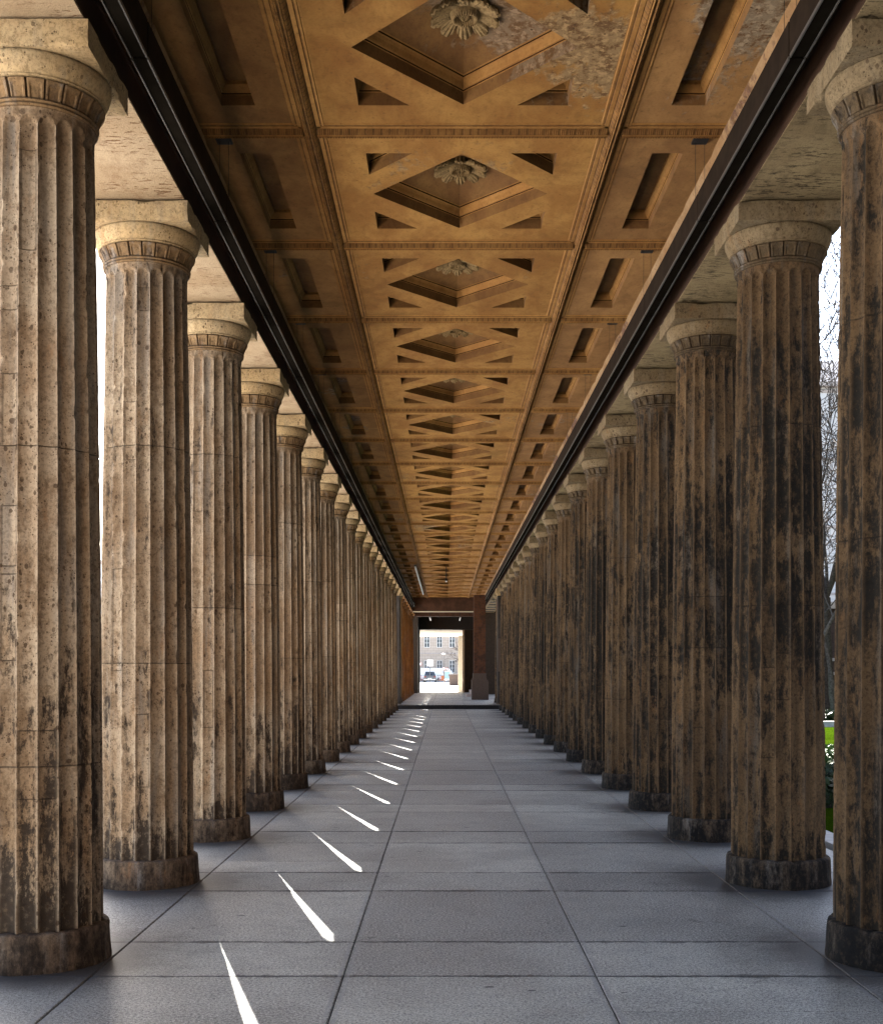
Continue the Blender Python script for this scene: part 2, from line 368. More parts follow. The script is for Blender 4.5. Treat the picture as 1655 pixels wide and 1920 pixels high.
M['facade'] = ashlar('cream_ashlar_facade', (0.50, 0.42, 0.35), (0.46, 0.385, 0.32))
M['facade_white'] = ashlar('white_limestone_facade', (0.66, 0.65, 0.64), (0.60, 0.59, 0.58), 1.6, 0.7)
M['wing'] = ashlar('darkened_wing_wall', (0.085, 0.06, 0.052), (0.065, 0.047, 0.042), 1.4, 0.5)  # shade in the wing's open recess put into a dark stone colour

def grass_mat():
    t = NT('spring_lawn_grass', 1.0, 0.0)
    c = t.mix(t.ramp(t.noise(1.5, 6, 0.7), 0.35, 0.65), (0.028, 0.055, 0.002), (0.042, 0.068, 0.003))
    c = t.mix(t.ramp(t.noise(40, 4, 0.8), 0.4, 0.6), c, (0.018, 0.038, 0.002))
    t.color(c); t.bump(t.noise(60, 4, 0.8), 0.8, 0.04)
    return t.m
M['grass'] = grass_mat()
def leaf_mat(name, a, b):
    t = NT(name, 0.6, 0.3)
    t.color(t.mix(t.ramp(t.noise(25, 3, 0.7), 0.35, 0.65), a, b))
    return t.m
M['leaf'] = leaf_mat('box_hedge_leaves', (0.03, 0.07, 0.015), (0.07, 0.13, 0.02))
M['ivy'] = leaf_mat('dark_shrub_leaves', (0.018, 0.035, 0.012), (0.04, 0.06, 0.02))

# ------------------------------------------------------------------ mesh helpers
class MB:
    def __init__(s): s.v = []; s.f = []; s.mi = []
    def add(s, vs, fs, mi=0):
        b = len(s.v); s.v.extend([tuple(p) for p in vs]); s.f.extend([tuple(i + b for i in f) for f in fs]); s.mi.extend([mi] * len(fs))
    def box(s, x0, x1, y0, y1, z0, z1, mi=0):
        s.add([(x0, y0, z0), (x1, y0, z0), (x1, y1, z0), (x0, y1, z0), (x0, y0, z1), (x1, y0, z1), (x1, y1, z1), (x0, y1, z1)],
              [(0, 3, 2, 1), (4, 5, 6, 7), (0, 1, 5, 4), (1, 2, 6, 5), (2, 3, 7, 6), (3, 0, 4, 7)], mi)
    def tube(s, pts, rad, seg=8, cap=True, mi=0):
        pts = [Vector(p) for p in pts]; n = len(pts)
        if not isinstance(rad, (list, tuple)): rad = [rad] * n
        vs = []; fs = []
        up = Vector((0.13, 0.31, 0.94)).normalized()
        for i, p in enumerate(pts):
            d = (pts[min(i + 1, n - 1)] - pts[max(i - 1, 0)]).normalized()
            a = d.cross(up)
            if a.length < 1e-3: a = d.cross(Vector((1, 0, 0)))
            a.normalize(); b = d.cross(a)
            for k in range(seg):
                t = 2 * PI * k / seg
                vs.append(p + (a * math.cos(t) + b * math.sin(t)) * rad[i])
        for i in range(n - 1):
            for k in range(seg):
                k2 = (k + 1) % seg
                fs.append((i * seg + k, i * seg + k2, (i + 1) * seg + k2, (i + 1) * seg + k))
        if cap:
            fs.append(tuple(range(seg - 1, -1, -1))); fs.append(tuple((n - 1) * seg + k for k in range(seg)))
        s.add(vs, fs, mi)
    def lathe(s, prof, seg=64, c=(0, 0, 0), mi=0, cap=True):
        vs = [(c[0] + r * math.cos(2 * PI * k / seg), c[1] + r * math.sin(2 * PI * k / seg), c[2] + z) for r, z in prof for k in range(seg)]
        fs = []
        for i in range(len(prof) - 1):
            for k in range(seg):
                k2 = (k + 1) % seg
                fs.append((i * seg + k, i * seg + k2, (i + 1) * seg + k2, (i + 1) * seg + k))
        if cap:
            fs.append(tuple(range(seg - 1, -1, -1))); fs.append(tuple((len(prof) - 1) * seg + k for k in range(seg)))
        s.add(vs, fs, mi)
    def mesh(s, name, mats, smooth=None):
        me = bpy.data.meshes.new(name)
        me.from_pydata(s.v, [], s.f)
        for m in (mats if isinstance(mats, (list, tuple)) else [mats]): me.materials.append(m)
        if any(s.mi): me.polygons.foreach_set('material_index', s.mi)
        me.update()
        if smooth is not None:
            me.polygons.foreach_set('use_smooth', [True] * len(s.f))
            me.set_sharp_from_angle(angle=R(smooth))
        return me
    def build(s, name, mats, parent=None, smooth=None, loc=None):
        return put(name, s.mesh(name, mats, smooth), parent, loc)

def put(name, me, parent=None, loc=None):
    o = bpy.data.objects.new(name, me)
    COL.objects.link(o)
    if parent is not None: o.parent = parent
    if loc: o.location = loc
    return o
def tag(o, label=None, cat=None, group=None, kind=None):
    if label: o['label'] = label
    if cat: o['category'] = cat
    if group: o['group'] = group
    if kind: o['kind'] = kind
    elif cat and not o.get('kind'): o['kind'] = 'thing'
    return o
def empty(name, loc=(0, 0, 0), rz=0, **k):
    o = bpy.data.objects.new(name, None); COL.objects.link(o)
    o.location = loc; o.rotation_euler = (0, 0, rz); o.empty_display_size = 0.3
    return tag(o, **k)
def copy_tree(o, loc, label):
    r = o.copy(); COL.objects.link(r); r.location = loc; r['label'] = label
    for ch in list(o.children):
        c = ch.copy(); COL.objects.link(c); c.parent = r
        for g in list(ch.children):
            d = g.copy(); COL.objects.link(d); d.parent = c
    return r
ORD = ['zeroth', 'first', 'second', 'third', 'fourth', 'fifth', 'sixth', 'seventh', 'eighth', 'ninth', 'tenth', 'eleventh', 'twelfth',
       'thirteenth', 'fourteenth', 'fifteenth', 'sixteenth', 'seventeenth', 'eighteenth', 'nineteenth', 'twentieth', 'twenty-first',
       'twenty-second', 'twenty-third', 'twenty-fourth', 'twenty-fifth', 'twenty-sixth', 'twenty-seventh', 'twenty-eighth']

# ------------------------------------------------------------------ layout constants
CX = 0.12           # axis of the passage
S = 2.265           # bay
Y1 = 6.23           # first visible column
CXO = 2.24          # column rows at CX +- CXO
def YK(k): return Y1 + (k - 1) * S
H_AB = EYE + 3.20   # top of the abacus
H_RIB = EYE + 3.79
H_PAN = EYE + 3.84
FLOOR2 = 0.17
Y_STEP = 46.2
Y_END = YK(26)      # end of the coffered ceiling  (about 62.9)
Y_WALL = 72.7

# ------------------------------------------------------------------ floor
def slabs(mb, attr, x0, x1, y0, y1, z, g=0.0032, bev=0.004, rnd=None):
    a = rnd.random()
    dz = rnd.uniform(-0.0015, 0.0015)
    xs = (x0 + g, x0 + g + bev, x1 - g - bev, x1 - g); ys = (y0 + g, y0 + g + bev, y1 - g - bev, y1 - g)
    vs = []
    for (X0, X1, Yy0, Yy1, zz) in ((xs[0], xs[3], ys[0], ys[3], z - 0.03), (xs[0], xs[3], ys[0], ys[3], z - bev + dz), (xs[1], xs[2], ys[1], ys[2], z + dz)):
        vs += [(X0, Yy0, zz), (X1, Yy0, zz), (X1, Yy1, zz), (X0, Yy1, zz)]
    fs = []
    for l in (0, 4):
        for k in range(4):
            k2 = (k + 1) % 4
            fs.append((l + k, l + k2, l + 4 + k2, l + 4 + k))
    fs.append((8, 9, 10, 11))
    mb.add(vs, fs); attr.extend([a] * 12)
def paving(name, ya, yb, z):
    rnd = random.Random(11)
    mb = MB(); at = []
    lanes = [(-1.86 - 1.24, -1.86), (-1.86, -0.62), (-0.62, 0.62), (0.62, 1.86), (1.86, 3.1)]
    for li, (a, b) in enumerate(lanes):
        k = int((ya - Y1) / S) - 2
        y = []
        while YK(k) < yb + 3:
            y += [YK(k) - 0.37, YK(k) + 0.37]
            r = rnd.random()
            if li in (1, 3) and r < 0.35: y.append(YK(k) + 0.37 + rnd.uniform(0.5, 1.0))
            k += 1
        y = [max(ya, min(yb, v)) for v in y]
        y = sorted(set([ya] + y + [yb]))
        for i in range(len(y) - 1):
            if y[i + 1] - y[i] > 0.05: slabs(mb, at, CX + a, CX + b, y[i], y[i + 1], z, rnd=rnd)
    me = mb.mesh(name, M['floor'])
    at_ = me.attributes.new('slab', 'FLOAT', 'POINT'); at_.data.foreach_set('value', at)
    o = put(name, me); tag(o, kind='structure'); return o
tag(paving('colonnade_floor', -13.0, Y_STEP, 0.0), label='grey granite slabs paving the colonnade', cat='floor')
tag(paving('raised_floor', Y_STEP, Y_WALL + 1.0, FLOOR2), label='raised grey paving beyond the dark step', cat='floor')
mb = MB(); mb.box(CX - 3.1, CX + 3.1, -13.0, Y_STEP, -0.26, -0.012)
tag(mb.build('floor_bed', M['joint']), kind='structure')
mb = MB(); mb.box(CX - 3.1, CX + 3.1, Y_STEP + 0.002, Y_WALL + 1.0, -0.26, FLOOR2 - 0.012)
tag(mb.build('floor_step', M['joint']), kind='structure', label='dark riser of the step at the far end', cat='step')

# ------------------------------------------------------------------ columns
def vnoise(u, v, nu, nv, seed):
    """tileable (in u) value noise, u in 0..1, v in 0..1, grids nu x nv"""
    rs = np.random.RandomState(seed); g = rs.rand(nv + 2, nu)
    a = (u % 1.0) * nu; b = v * nv
    i = np.floor(a).astype(int); j = np.floor(b).astype(int)
    fa = a - i; fb = b - j
    fa = fa * fa * (3 - 2 * fa); fb = fb * fb * (3 - 2 * fb)
    i0 = i % nu; i1 = (i + 1) % nu; j = np.clip(j, 0, nv)
    return (g[j, i0] * (1 - fa) + g[j, i1] * fa) * (1 - fb) + (g[j + 1, i0] * (1 - fa) + g[j + 1, i1] * fa) * fb
NF = 20
Z_SH0, Z_SH1 = 0.195, 4.318
def shaft_mesh(name, mat, segf, rows, seed, chips=1.0, patches=(), joints=()):
    rs = random.Random(seed)
    zs = list(np.linspace(Z_SH0, Z_SH1 - 0.14, rows)) + list(np.linspace(Z_SH1 - 0.135, Z_SH1, max(8, rows // 14)))
    for j in joints: zs += [j - 0.006, j - 0.0015, j + 0.0015, j + 0.006]
    for p in patches:
        for j in (p[2], p[3]): zs += [j - 0.004, j - 0.001, j + 0.001, j + 0.004]
    zs = np.array(sorted(set(round(z, 5) for z in zs if Z_SH0 <= z <= Z_SH1)))
    n = NF * segf
    th = np.arange(n) / n
    U, Z = np.meshgrid(th, zs)
    ph = (U * NF) % 1.0
    uu = ph * 2 - 1
    hh = (Z - Z_SH0) / (Z_SH1 - Z_SH0)
    rad = 0.328 - 0.047 * (0.35 * hh + 0.65 * hh ** 2)
    ztop = Z_SH1 - 0.045
    vv = np.clip((Z - (ztop - 0.05)) / 0.05, 0, 1.0)
    dep = 0.028 * np.clip(1 - uu ** 2 * 1.02 - vv ** 2, 0, 1) ** 0.75
    r = rad - dep
    hz = (Z - Z_SH0) / 4.08
    wear = vnoise(U, hz, 26, 44, seed) * 0.5 + vnoise(U, hz, 60, 130, seed + 1) * 0.3 + vnoise(U, hz, 120, 260, seed + 2) * 0.2
    arr = np.abs(uu) ** 5
    chip = np.clip(wear - 0.58, 0, 1) * 0.045 * arr * chips
    big = np.clip(vnoise(U, hz, 40, 60, seed + 7) - 0.88, 0, 1) * 0.09 * arr * chips
    msk = 0.25 + 0.75 * np.clip(np.minimum((U - 0.60) / 0.06, (0.985 - U) / 0.03), 0, 1)
    r = r - (chip + big) * msk - 0.0022 * arr
    r = r + (wear - 0.5) * 0.0025 * chips
    r = r + 0.010 * np.clip((Z - (Z_SH1 - 0.012)) / 0.012, 0, 1)
    tone = np.full(U.shape, 0.5)
    js = [0] + sorted(joints) + [9]
    for a, b in zip(js[:-1], js[1:]):
        tone[(Z >= a) & (Z < b)] += rs.uniform(-0.16, 0.16)
    fidx = np.floor(U * NF)
    fl = np.array([rs.uniform(-0.17, 0.17) for _ in range(NF)])[fidx.astype(int) % NF]
    tone += fl
    joint = np.zeros(U.shape)
    for j in joints:
        m = np.abs(Z - j) < 0.002
        joint[m] = 1.0; r[m] -= 0.004
    for (f0, f1, z0, z1, tn) in patches:        # let-in repair stones
        inf = (fidx >= f0) & (fidx < f1)
        m = inf & (Z > z0) & (Z < z1)
        tone[m] += tn; r[m] += 0.0015
        e = inf & ((np.abs(Z - z0) < 0.0015) | (np.abs(Z - z1) < 0.0015)); joint[e] = 1; r[e] -= 0.003
        cells = (U * n).round().astype(int)
        for fe in (f0, f1):
            e = (Z > z0) & (Z < z1) & (cells == (fe * segf + (1 if fe == f0 else -1)))
            joint[e] = 0.75; r[e] -= 0.002
    A = U * 2 * PI
    V = np.stack([r * np.cos(A), r * np.sin(A), Z], -1).reshape(-1, 3)
    nr = len(zs)
    i = np.arange(nr - 1)[:, None] * n; k = np.arange(n)[None, :]; k2 = (k + 1) % n
    F = np.stack([i + k, i + k2, i + n + k2, i + n + k], -1).reshape(-1, 4)
    me = bpy.data.meshes.new(name)
    me.from_pydata(V.tolist(), [], F.tolist())
    me.materials.append(mat)
    ars = np.clip((np.abs(uu) - 0.80) / 0.17, 0, 1) * (vv < 0.5)
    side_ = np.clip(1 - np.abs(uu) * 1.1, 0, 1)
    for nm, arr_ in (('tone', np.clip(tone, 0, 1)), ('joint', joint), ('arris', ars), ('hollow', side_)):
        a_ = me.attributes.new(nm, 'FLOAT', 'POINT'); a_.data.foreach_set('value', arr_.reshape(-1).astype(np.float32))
    me.polygons.foreach_set('use_smooth', [True] * len(F)); me.update()
    me.set_sharp_from_angle(angle=R(42))
    return me

def rough_box(hx, hy, z0, z1, n, nz, seed, amt):
    """abacus block: subdivided box with worn, chipped edges"""
    mb = MB()
    bm = bmesh.new()
    bmesh.ops.create_cube(bm, size=1.0)
    ex = [e for e in bm.edges]
    bmesh.ops.subdivide_edges(bm, edges=[e for e in bm.edges if abs(e.verts[0].co.z - e.verts[1].co.z) < 0.1], cuts=n, use_grid_fill=True)
    bmesh.ops.subdivide_edges(bm, edges=[e for e in bm.edges if abs(e.verts[0].co.z - e.verts[1].co.z) > 0.5], cuts=nz, use_grid_fill=True)
    for v in bm.verts:
        q = Vector((v.co.x * 2 * hx, v.co.y * 2 * hy, z0 + (v.co.z + 0.5) * (z1 - z0)))
        on = sum((abs(abs(v.co.x) - 0.5) < 0.01, abs(abs(v.co.y) - 0.5) < 0.01, abs(abs(v.co.z) - 0.5) < 0.01))
        s3 = Vector((seed * 3.1, seed * 1.7, seed))
        w = mnoise.noise(q * 9 + s3) * 0.5 + 0.5
        if on >= 2:
            ch = max(0, w - 0.52) * amt + 0.003
            c = Vector((q.x / hx, q.y / hy, ((q.z - z0) / (z1 - z0) * 2 - 1) * 1.0))
            q -= Vector((c.x, c.y, c.z)).normalized() * ch
        else:
            q += Vector((v.co.x, v.co.y, 0)) * (w - 0.5) * 0.006
        v.co = q
    return bm
def abacus_mesh(name, mat, n, nz, seed, amt=0.05):
    bm = rough_box(0.37, 0.37, 4.562, 4.70, n, nz, seed, amt)
    me = bpy.data.meshes.new(name); bm.to_mesh(me); bm.free(); me.materials.append(mat)
    me.polygons.foreach_set('use_smooth', [True] * len(me.polygons)); me.set_sharp_from_angle(angle=R(35)); return me

def echinus_mesh(name, mat, seg):
    pr = [(0.318, 4.440), (0.331, 4.442), (0.337, 4.447), (0.337, 4.452), (0.332, 4.455), (0.336, 4.459), (0.348, 4.477), (0.358, 4.499),
          (0.365, 4.522), (0.3675, 4.542), (0.3655, 4.554), (0.360, 4.561), (0.348, 4.5635)]
    mb = MB(); mb.lathe(pr, seg); return mb.mesh(name, mat, 50)
def leaf_mesh(name, mat, nl, sub):
    gr = []
    """ring of square headed tongues between two beads"""
    n = nl * sub
    prof = [(0.288, 4.310), (0.297, 4.314), (0.301, 4.320), (0.297, 4.327), (0.293, 4.329), (0.299, 4.332), (0.305, 4.339), (0.300, 4.346), (0.295, 4.349),
            (0.298, 4.356), (0.303, 4.366), (0.307, 4.377), (0.311, 4.388), (0.316, 4.399), (0.321, 4.409), (0.327, 4.418), (0.332, 4.426),
            (0.333, 4.431), (0.327, 4.436), (0.318, 4.440)]
    n = nl * sub
    vs = []; fs = []
    for i, (r, z) in enumerate(prof):
        for k in range(n):
            p = (k % sub) / sub * 2 - 1
            rr = r
            if z > 4.352 and z < 4.438:
                gap = abs(p) > 0.86
                rim = abs(p) > 0.60 or z > 4.415
                if gap: rr -= 0.014
                elif not rim: rr -= 0.006
                else: rr += 0.002
            g_ = 0.0
            if z > 4.352 and z < 4.438:
                if abs(p) > 0.86: g_ = 0.95
                elif 0.5 < abs(p) < 0.62 : g_ = 0.5
            if z in (4.329, 4.349, 4.310, 4.440, 4.436): g_ = 0.85
            gr.append(g_)
            a = 2 * PI * k / n
            vs.append((rr * math.cos(a), rr * math.sin(a), z))
    for i in range(len(prof) - 1):
        for k in range(n):
            k2 = (k + 1) % n
            fs.append((i * n + k, i * n + k2, (i + 1) * n + k2, (i + 1) * n + k))
    mb = MB(); mb.add(vs, fs); me = mb.mesh(name, mat, 32)
    a_ = me.attributes.new('groove_dark', 'FLOAT', 'POINT'); a_.data.foreach_set('value', gr); return me
def plinth_mesh(name, mat, seg, seed, amt=1.0):
    pr = [(0.365, -0.005), (0.366, 0.02), (0.363, 0.05), (0.360, 0.09), (0.358, 0.14), (0.357, 0.175), (0.353, 0.188), (0.344, 0.194), (0.30, 0.1965)]
    vs = []; fs = []
    for r, z in pr:
        for k in range(seg):
            a = 2 * PI * k / seg
            w = mnoise.noise(Vector((math.cos(a) * 3, math.sin(a) * 3, z * 9 + seed)))
            w2 = mnoise.noise(Vector((math.cos(a) * 9, math.sin(a) * 9, z * 20 + seed)))
            rr = r + (w * 0.006 + w2 * 0.003 - max(0, w2 - 0.25) * 0.03) * amt
            zz = z - (max(0, w2 - 0.2) * 0.03 * amt if z > 0.16 else 0)
            vs.append((rr * math.cos(a), rr * math.sin(a), zz))
    n = len(pr)
    for i in range(n - 1):
        for k in range(seg):
            k2 = (k + 1) % seg
            fs.append((i * seg + k, i * seg + k2, (i + 1) * seg + k2, (i + 1) * seg + k))
    mb = MB(); mb.add(vs, fs); return mb.mesh(name, mat, 40)

# angle index: flute f is centred on angle (f+.5)*18 deg; the camera looks along +Y, so faces near -90 deg (flutes 13..17) are seen.
SIDE = {'left': -1, 'right': 1}
shared = {}
def column_meshes(side, k):
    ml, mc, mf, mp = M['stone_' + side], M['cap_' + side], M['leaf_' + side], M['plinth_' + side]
    near = 1 <= k <= 3
    if near:
        seed = k * 17 + (3 if side == 'left' else 90)
        rr = random.Random(seed)
        J = {('left', 1): (1.02, 2.62), ('left', 2): (1.55, 3.05), ('left', 3): (2.05, 3.4),
             ('right', 1): (2.17, 3.3), ('right', 2): (1.95, 3.2), ('right', 3): (1.70, 2.15)}[(side, k)]
        P = {('left', 1): ((14, 15, 2.62, 2.98, 0.2), (14, 15, 2.02, 2.32, 0.22), (14, 15, 1.55, 1.98, 0.16), (15, 16, 3.60, 4.1, -0.22), (15, 17, 0.86, 1.2, -0.12), (13, 15, 3.3, 3.42, 0.1)),
             ('left', 2): ((14, 15, 2.95, 3.35, 0.2), (15, 16, 3.98, 4.14, -0.4), (13, 14, 1.5, 2.2, 0.15), (15, 16, 0.7, 1.2, 0.1)),
             ('left', 3): ((14, 15, 2.9, 3.25, 0.18), (15, 16, 1.0, 1.5, -0.1)),
             ('right', 1): ((13, 15, 1.3, 1.62, 0.15),),
             ('right', 2): ((13, 14, 0.9, 1.52, 0.25), (14, 15, 1.3, 1.62, 0.2)),
             ('right', 3): ((13, 14, 0.6, 1.0, 0.2),)}[(side, k)]
        q = 12 if k <= 2 else 10
        return (plinth_mesh('plinth', mp, 96, seed), shaft_mesh('shaft', ml, q, 300 if k <= 2 else 220, seed, 1.0, P, J),
                leaf_mesh('leaf_band', mf, 22, 12), echinus_mesh('echinus', mc, 96), abacus_mesh('abacus', mc, 26, 6, seed))
    if k <= 0: v = 11; par = (8, 120, 1.0)
    elif k <= 9: v = k % 4; par = (8, 130, 0.7)
    else: v = 5 + k % 4; par = (6, 36, 0.3)
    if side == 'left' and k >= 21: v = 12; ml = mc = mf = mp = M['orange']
    key = (side, v)
    if key not in shared:
        rr = random.Random(v * 31 + (5 if side == 'left' else 77))
        J = tuple(sorted(rr.uniform(0.8, 3.4) for _ in range(2)))
        P = tuple((f, f + rr.choice((1, 1, 2)), z, z + rr.uniform(0.2, 0.6), rr.uniform(-0.25, 0.3)) for f, z in
                  ((rr.choice((13, 14, 15, 16)), rr.uniform(0.6, 3.2)) for _ in range(3)))
        sub = par[0] >= 8
        shared[key] = (plinth_mesh('plinth', mp, 64 if sub else 32, v), shaft_mesh('shaft', ml, par[0], par[1], v * 5 + 40, par[2], P, J),
                       leaf_mesh('leaf_band', mf, 22, 10 if sub else 6), echinus_mesh('echinus', mc, 64 if sub else 32), abacus_mesh('abacus', mc, 12 if sub else 4, 3, v))
    return shared[key]

def column(side, k, z=0.0, ang=0.0):
    sx = SIDE[side]
    row = 'left' if side == 'left' else 'right'
    if k <= 0:
        lab = '%s fluted column of the %s row, just outside the %s edge of the photo' % ({0: 'pale' if side == 'left' else 'sooty'}.get(k, 'unseen %s' % ORD[-k]), row, row)
    elif k == 1:
        lab = 'nearest fluted column of the left row, patched and cut by the left photo edge' if side == 'left' else \
            'nearest fluted column of the right row, blackened and cut by the right photo edge'
    elif k == 2:
        lab = 'second pale fluted column of the left row, beside the strip of white sky' if side == 'left' else \
            'second soot-blackened fluted column of the right row, beside the bare tree'
    else:
        lab = '%s fluted %s column of the %s row, counted from the camera' % (ORD[k], 'pale' if side == 'left' else 'sooty', row)
    e = empty('fluted_column', (CX + sx * CXO, YK(k), z), label=lab, cat='column', group='fluted columns of the %s row' % row)
    ms = column_meshes(side, k)
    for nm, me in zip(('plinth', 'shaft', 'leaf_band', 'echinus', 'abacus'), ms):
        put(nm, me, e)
    if z > 0: e.scale = (1, 1, (H_AB - z) / H_AB)
    return e
for side in ('left', 'right'):
    for k in range(-5, 19): column(side, k)
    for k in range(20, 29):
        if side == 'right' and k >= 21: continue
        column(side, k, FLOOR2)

# ------------------------------------------------------------------ architraves (entablature beams) over the rows
Y_A = YK(-6) - 0.5
def architrave(side):
    s = SIDE[side]
    xi = CX + s * 1.90; xo = CX + s * 2.58
    x0, x1 = min(xi, xo), max(xi, xo)
    yb = 69.45
    e = empty('architrave', ((x0 + x1) / 2, Y_A, H_AB), label='long stone beam resting on the capitals of the %s column row' % side, cat='architrave', group='beams over the column rows')
    off = Vector(e.location)
    rnd = random.Random(5 if side == 'left' else 6)
    mb = MB()           # blocks meet over the column axes, a hair apart
    k = -6
    while YK(k) < yb - 1:
        ya = YK(k) + 0.003; yc = YK(k + 1) - 0.003
        mb.box(x0 - off.x, x1 - off.x, ya - off.y, yc - off.y, 0.012 + rnd.uniform(0, 0.002), 0.5)
        k += 1
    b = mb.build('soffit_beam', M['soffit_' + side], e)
    # lead bed between abacus and beam
    mb = MB()
    for k in range(-5, 29):
        if k in (25,26) : pass
        mb.box(-0.26, 0.26, YK(k) - 0.3 - off.y, YK(k) + 0.3 - off.y, 0.0005, 0.0118)
    mb.build('bedding_joint', M['joint'], e)
    # painted inner face, three flat fasciae stepping out
    mb = MB()
    for (o_, za, zb) in ((0.004, 0.02, 0.20), (0.014, 0.20, 0.40), (0.026, 0.40, 0.50)):
        a, b_ = xi - s * o_, xi + s * 0.02
        mb.box(min(a, b_) - off.x, max(a, b_) - off.x, 0.2, yb - off.y - 1.2, za, zb)
    mb.build('inner_fascia', M['face_dark'], e)
    # outer frieze and cornice
    mb = MB()
    mb.box(x0 - off.x + 0.02, x1 - off.x - 0.02, 0.1, yb - off.y, 0.503, 1.0)
    a, b_ = (x0 - 0.35, x1 - 0.03) if s < 0 else (x0 + 0.03, x1 + 0.35)
    mb.box(a - off.x, b_ - off.x, 0, yb - off.y + 0.1, 1.003, 1.16)
    mb.build('outer_cornice', M['outer_stone'], e)
    # pale chipped moulding that runs under the ceiling edge
    mb = MB()
    n = 420
    pr = [(0.03, 0.50), (0.055, 0.505), (0.06, 0.53), (0.05, 0.545), (0.065, 0.565), (0.072, 0.59), (0.045, 0.60), (0.03, 0.64)]
    vs = []; fs = []
    y0_, y1_ = 0.2, yb - off.y - 1.2
    for i in range(n + 1):
        y = y0_ + (y1_ - y0_) * (i / n) ** 1.6
        for q, (o_, z) in enumerate(pr):
            w = mnoise.noise(Vector((y * 5, q * 0.3, 3 * s))); c = max(0, w - 0.25) * 0.05 if q in (1, 2, 3, 4, 5) else 0
            vs.append((xi - off.x - s * (o_ - c), y, z))
    for i in range(n):
        for q in range(len(pr) - 1):
            f = (i * 8 + q, i * 8 + q + 1, (i + 1) * 8 + q + 1, (i + 1) * 8 + q)
            fs.append(f if s > 0 else f[::-1])
    mb.add(vs, fs)
    mb.build('cornice_moulding', M['cornice_pale'], e, smooth=30)
architrave('left'); architrave('right')

# ------------------------------------------------------------------ coffered ceiling
ceil_e = empty('coffered_ceiling', (CX, YK(-6), H_RIB), label='ochre painted coffered ceiling with rhombus panels over the passage', cat='ceiling')
def inset(poly, d):
    n = len(poly); out = []
    for i in range(n):
        p0, p1, p2 = Vector(poly[i - 1]), Vector(poly[i]), Vector(poly[(i + 1) % n])
        a = (p1 - p0).normalized(); b = (p2 - p1).normalized()
        na = Vector((-a.y, a.x)); nb = Vector((-b.y, b.x))
        m = (na + nb); m = m / m.dot(na) if abs(m.dot(na)) > 1e-6 else na
        out.append(tuple(p1 + m * d))
    return out
def recess(mb, poly, prof, mi_wall=1, mi_cap=2, apex=None):
    """poly counter-clockwise seen from above; prof = [(inset, dz)]"""
    n = len(poly); rings = []
    base = len(mb.v)
    for d, z in prof:
        rings.append([(p[0], p[1], z) for p in inset(poly, d)])
    vs = [p for r in rings for p in r]; fs = []
    for i in range(len(rings) - 1):
        for k in range(n):
            k2 = (k + 1) % n
            fs.append((i * n + k, i * n + k2, (i + 1) * n + k2, (i + 1) * n + k)[::-1])
    for i in range(len(rings) - 1):
        mb.f.extend([tuple(q + base for q in f) for f in fs[i * n:(i + 1) * n]])
        mb.mi.extend([mi_cap if i == 0 else (3 if i in (2, 8) else mi_wall)] * n)
    mb.v.extend([tuple(p) for p in vs])
    last = rings[-1]
    if apex:
        cx = sum(p[0] for p in last) / n; cyy = sum(p[1] for p in last) / n
        mb.add(last + [(cx, cyy, apex)], [((k + 1) % n, k, n) for k in range(n)], mi_cap)
    else:
        mb.add(last, [tuple(range(n))[::-1]], mi_cap)
def panel(x0, x1, y0, y1, holes):
    mb = MB()
    outer = [(x0, y0), (x1, y0), (x1, y1), (x0, y1)]
    polys = [[Vector((p[0], p[1], 0)) for p in outer]] + [[Vector((p[0], p[1], 0)) for p in h][::-1] for h, _, _ in holes]
    allv = [tuple(p) for pl in polys for p in pl]
    tris = tessellate_polygon(polys)
    fs = []
    for t in tris:
        a, b, c = (Vector(allv[i]) for i in t)
        fs.append(tuple(t) if (b - a).cross(c - a).z < 0 else tuple(t)[::-1])
    mb.add(allv, fs, 0)
    for h, prof, apex in holes: recess(mb, h, prof, apex=apex)
    return mb
PROF = [(0, 0), (0.0, 0.068), (0.006, 0.070), (0.006, 0.078), (0.016, 0.080), (0.022, 0.088), (0.030, 0.104), (0.042, 0.116), (0.054, 0.120), (0.054, 0.128), (0.066, 0.130)]
PROF_D = [(d * 1.0, z * 1.22) for d, z in PROF]
rh = [(0, -0.745), (0.70, 0), (0, 0.745), (-0.70, 0)]
def tri(sx, sy):
    p = [(sx * 0.71, sy * 0.757), (sx * (0.71 - 0.345), sy * 0.757), (sx * 0.71, sy * (0.757 - 0.385))]
    ar = sum(p[i][0] * p[(i + 1) % 3][1] - p[(i + 1) % 3][0] * p[i][1] for i in range(3))
    return p if ar > 0 else p[::-1]
PROF_T = [(0, 0), (0, 0.068), (0.005, 0.07), (0.005, 0.078), (0.012, 0.08), (0.02, 0.095), (0.032, 0.108), (0.036, 0.112)]
PROF_T = [(d, z * 1.3) for d, z in PROF_T]
holes = [(rh, PROF_D, 0.25)] + [(tri(a, b), PROF_T, None) for a in (-1, 1) for b in (-1, 1)]
hw = 1.08 - 0.115
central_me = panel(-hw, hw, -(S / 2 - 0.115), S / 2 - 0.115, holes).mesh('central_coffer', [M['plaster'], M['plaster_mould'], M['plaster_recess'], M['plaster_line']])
rect = [(-0.115, -0.757), (0.115, -0.757), (0.115, 0.757), (-0.115, 0.757)]
PROF_R = [(0, 0), (0, 0.07), (0.005, 0.072), (0.005, 0.082), (0.014, 0.085), (0.022, 0.10), (0.036, 0.12), (0.04, 0.124), (0.04, 0.15)]
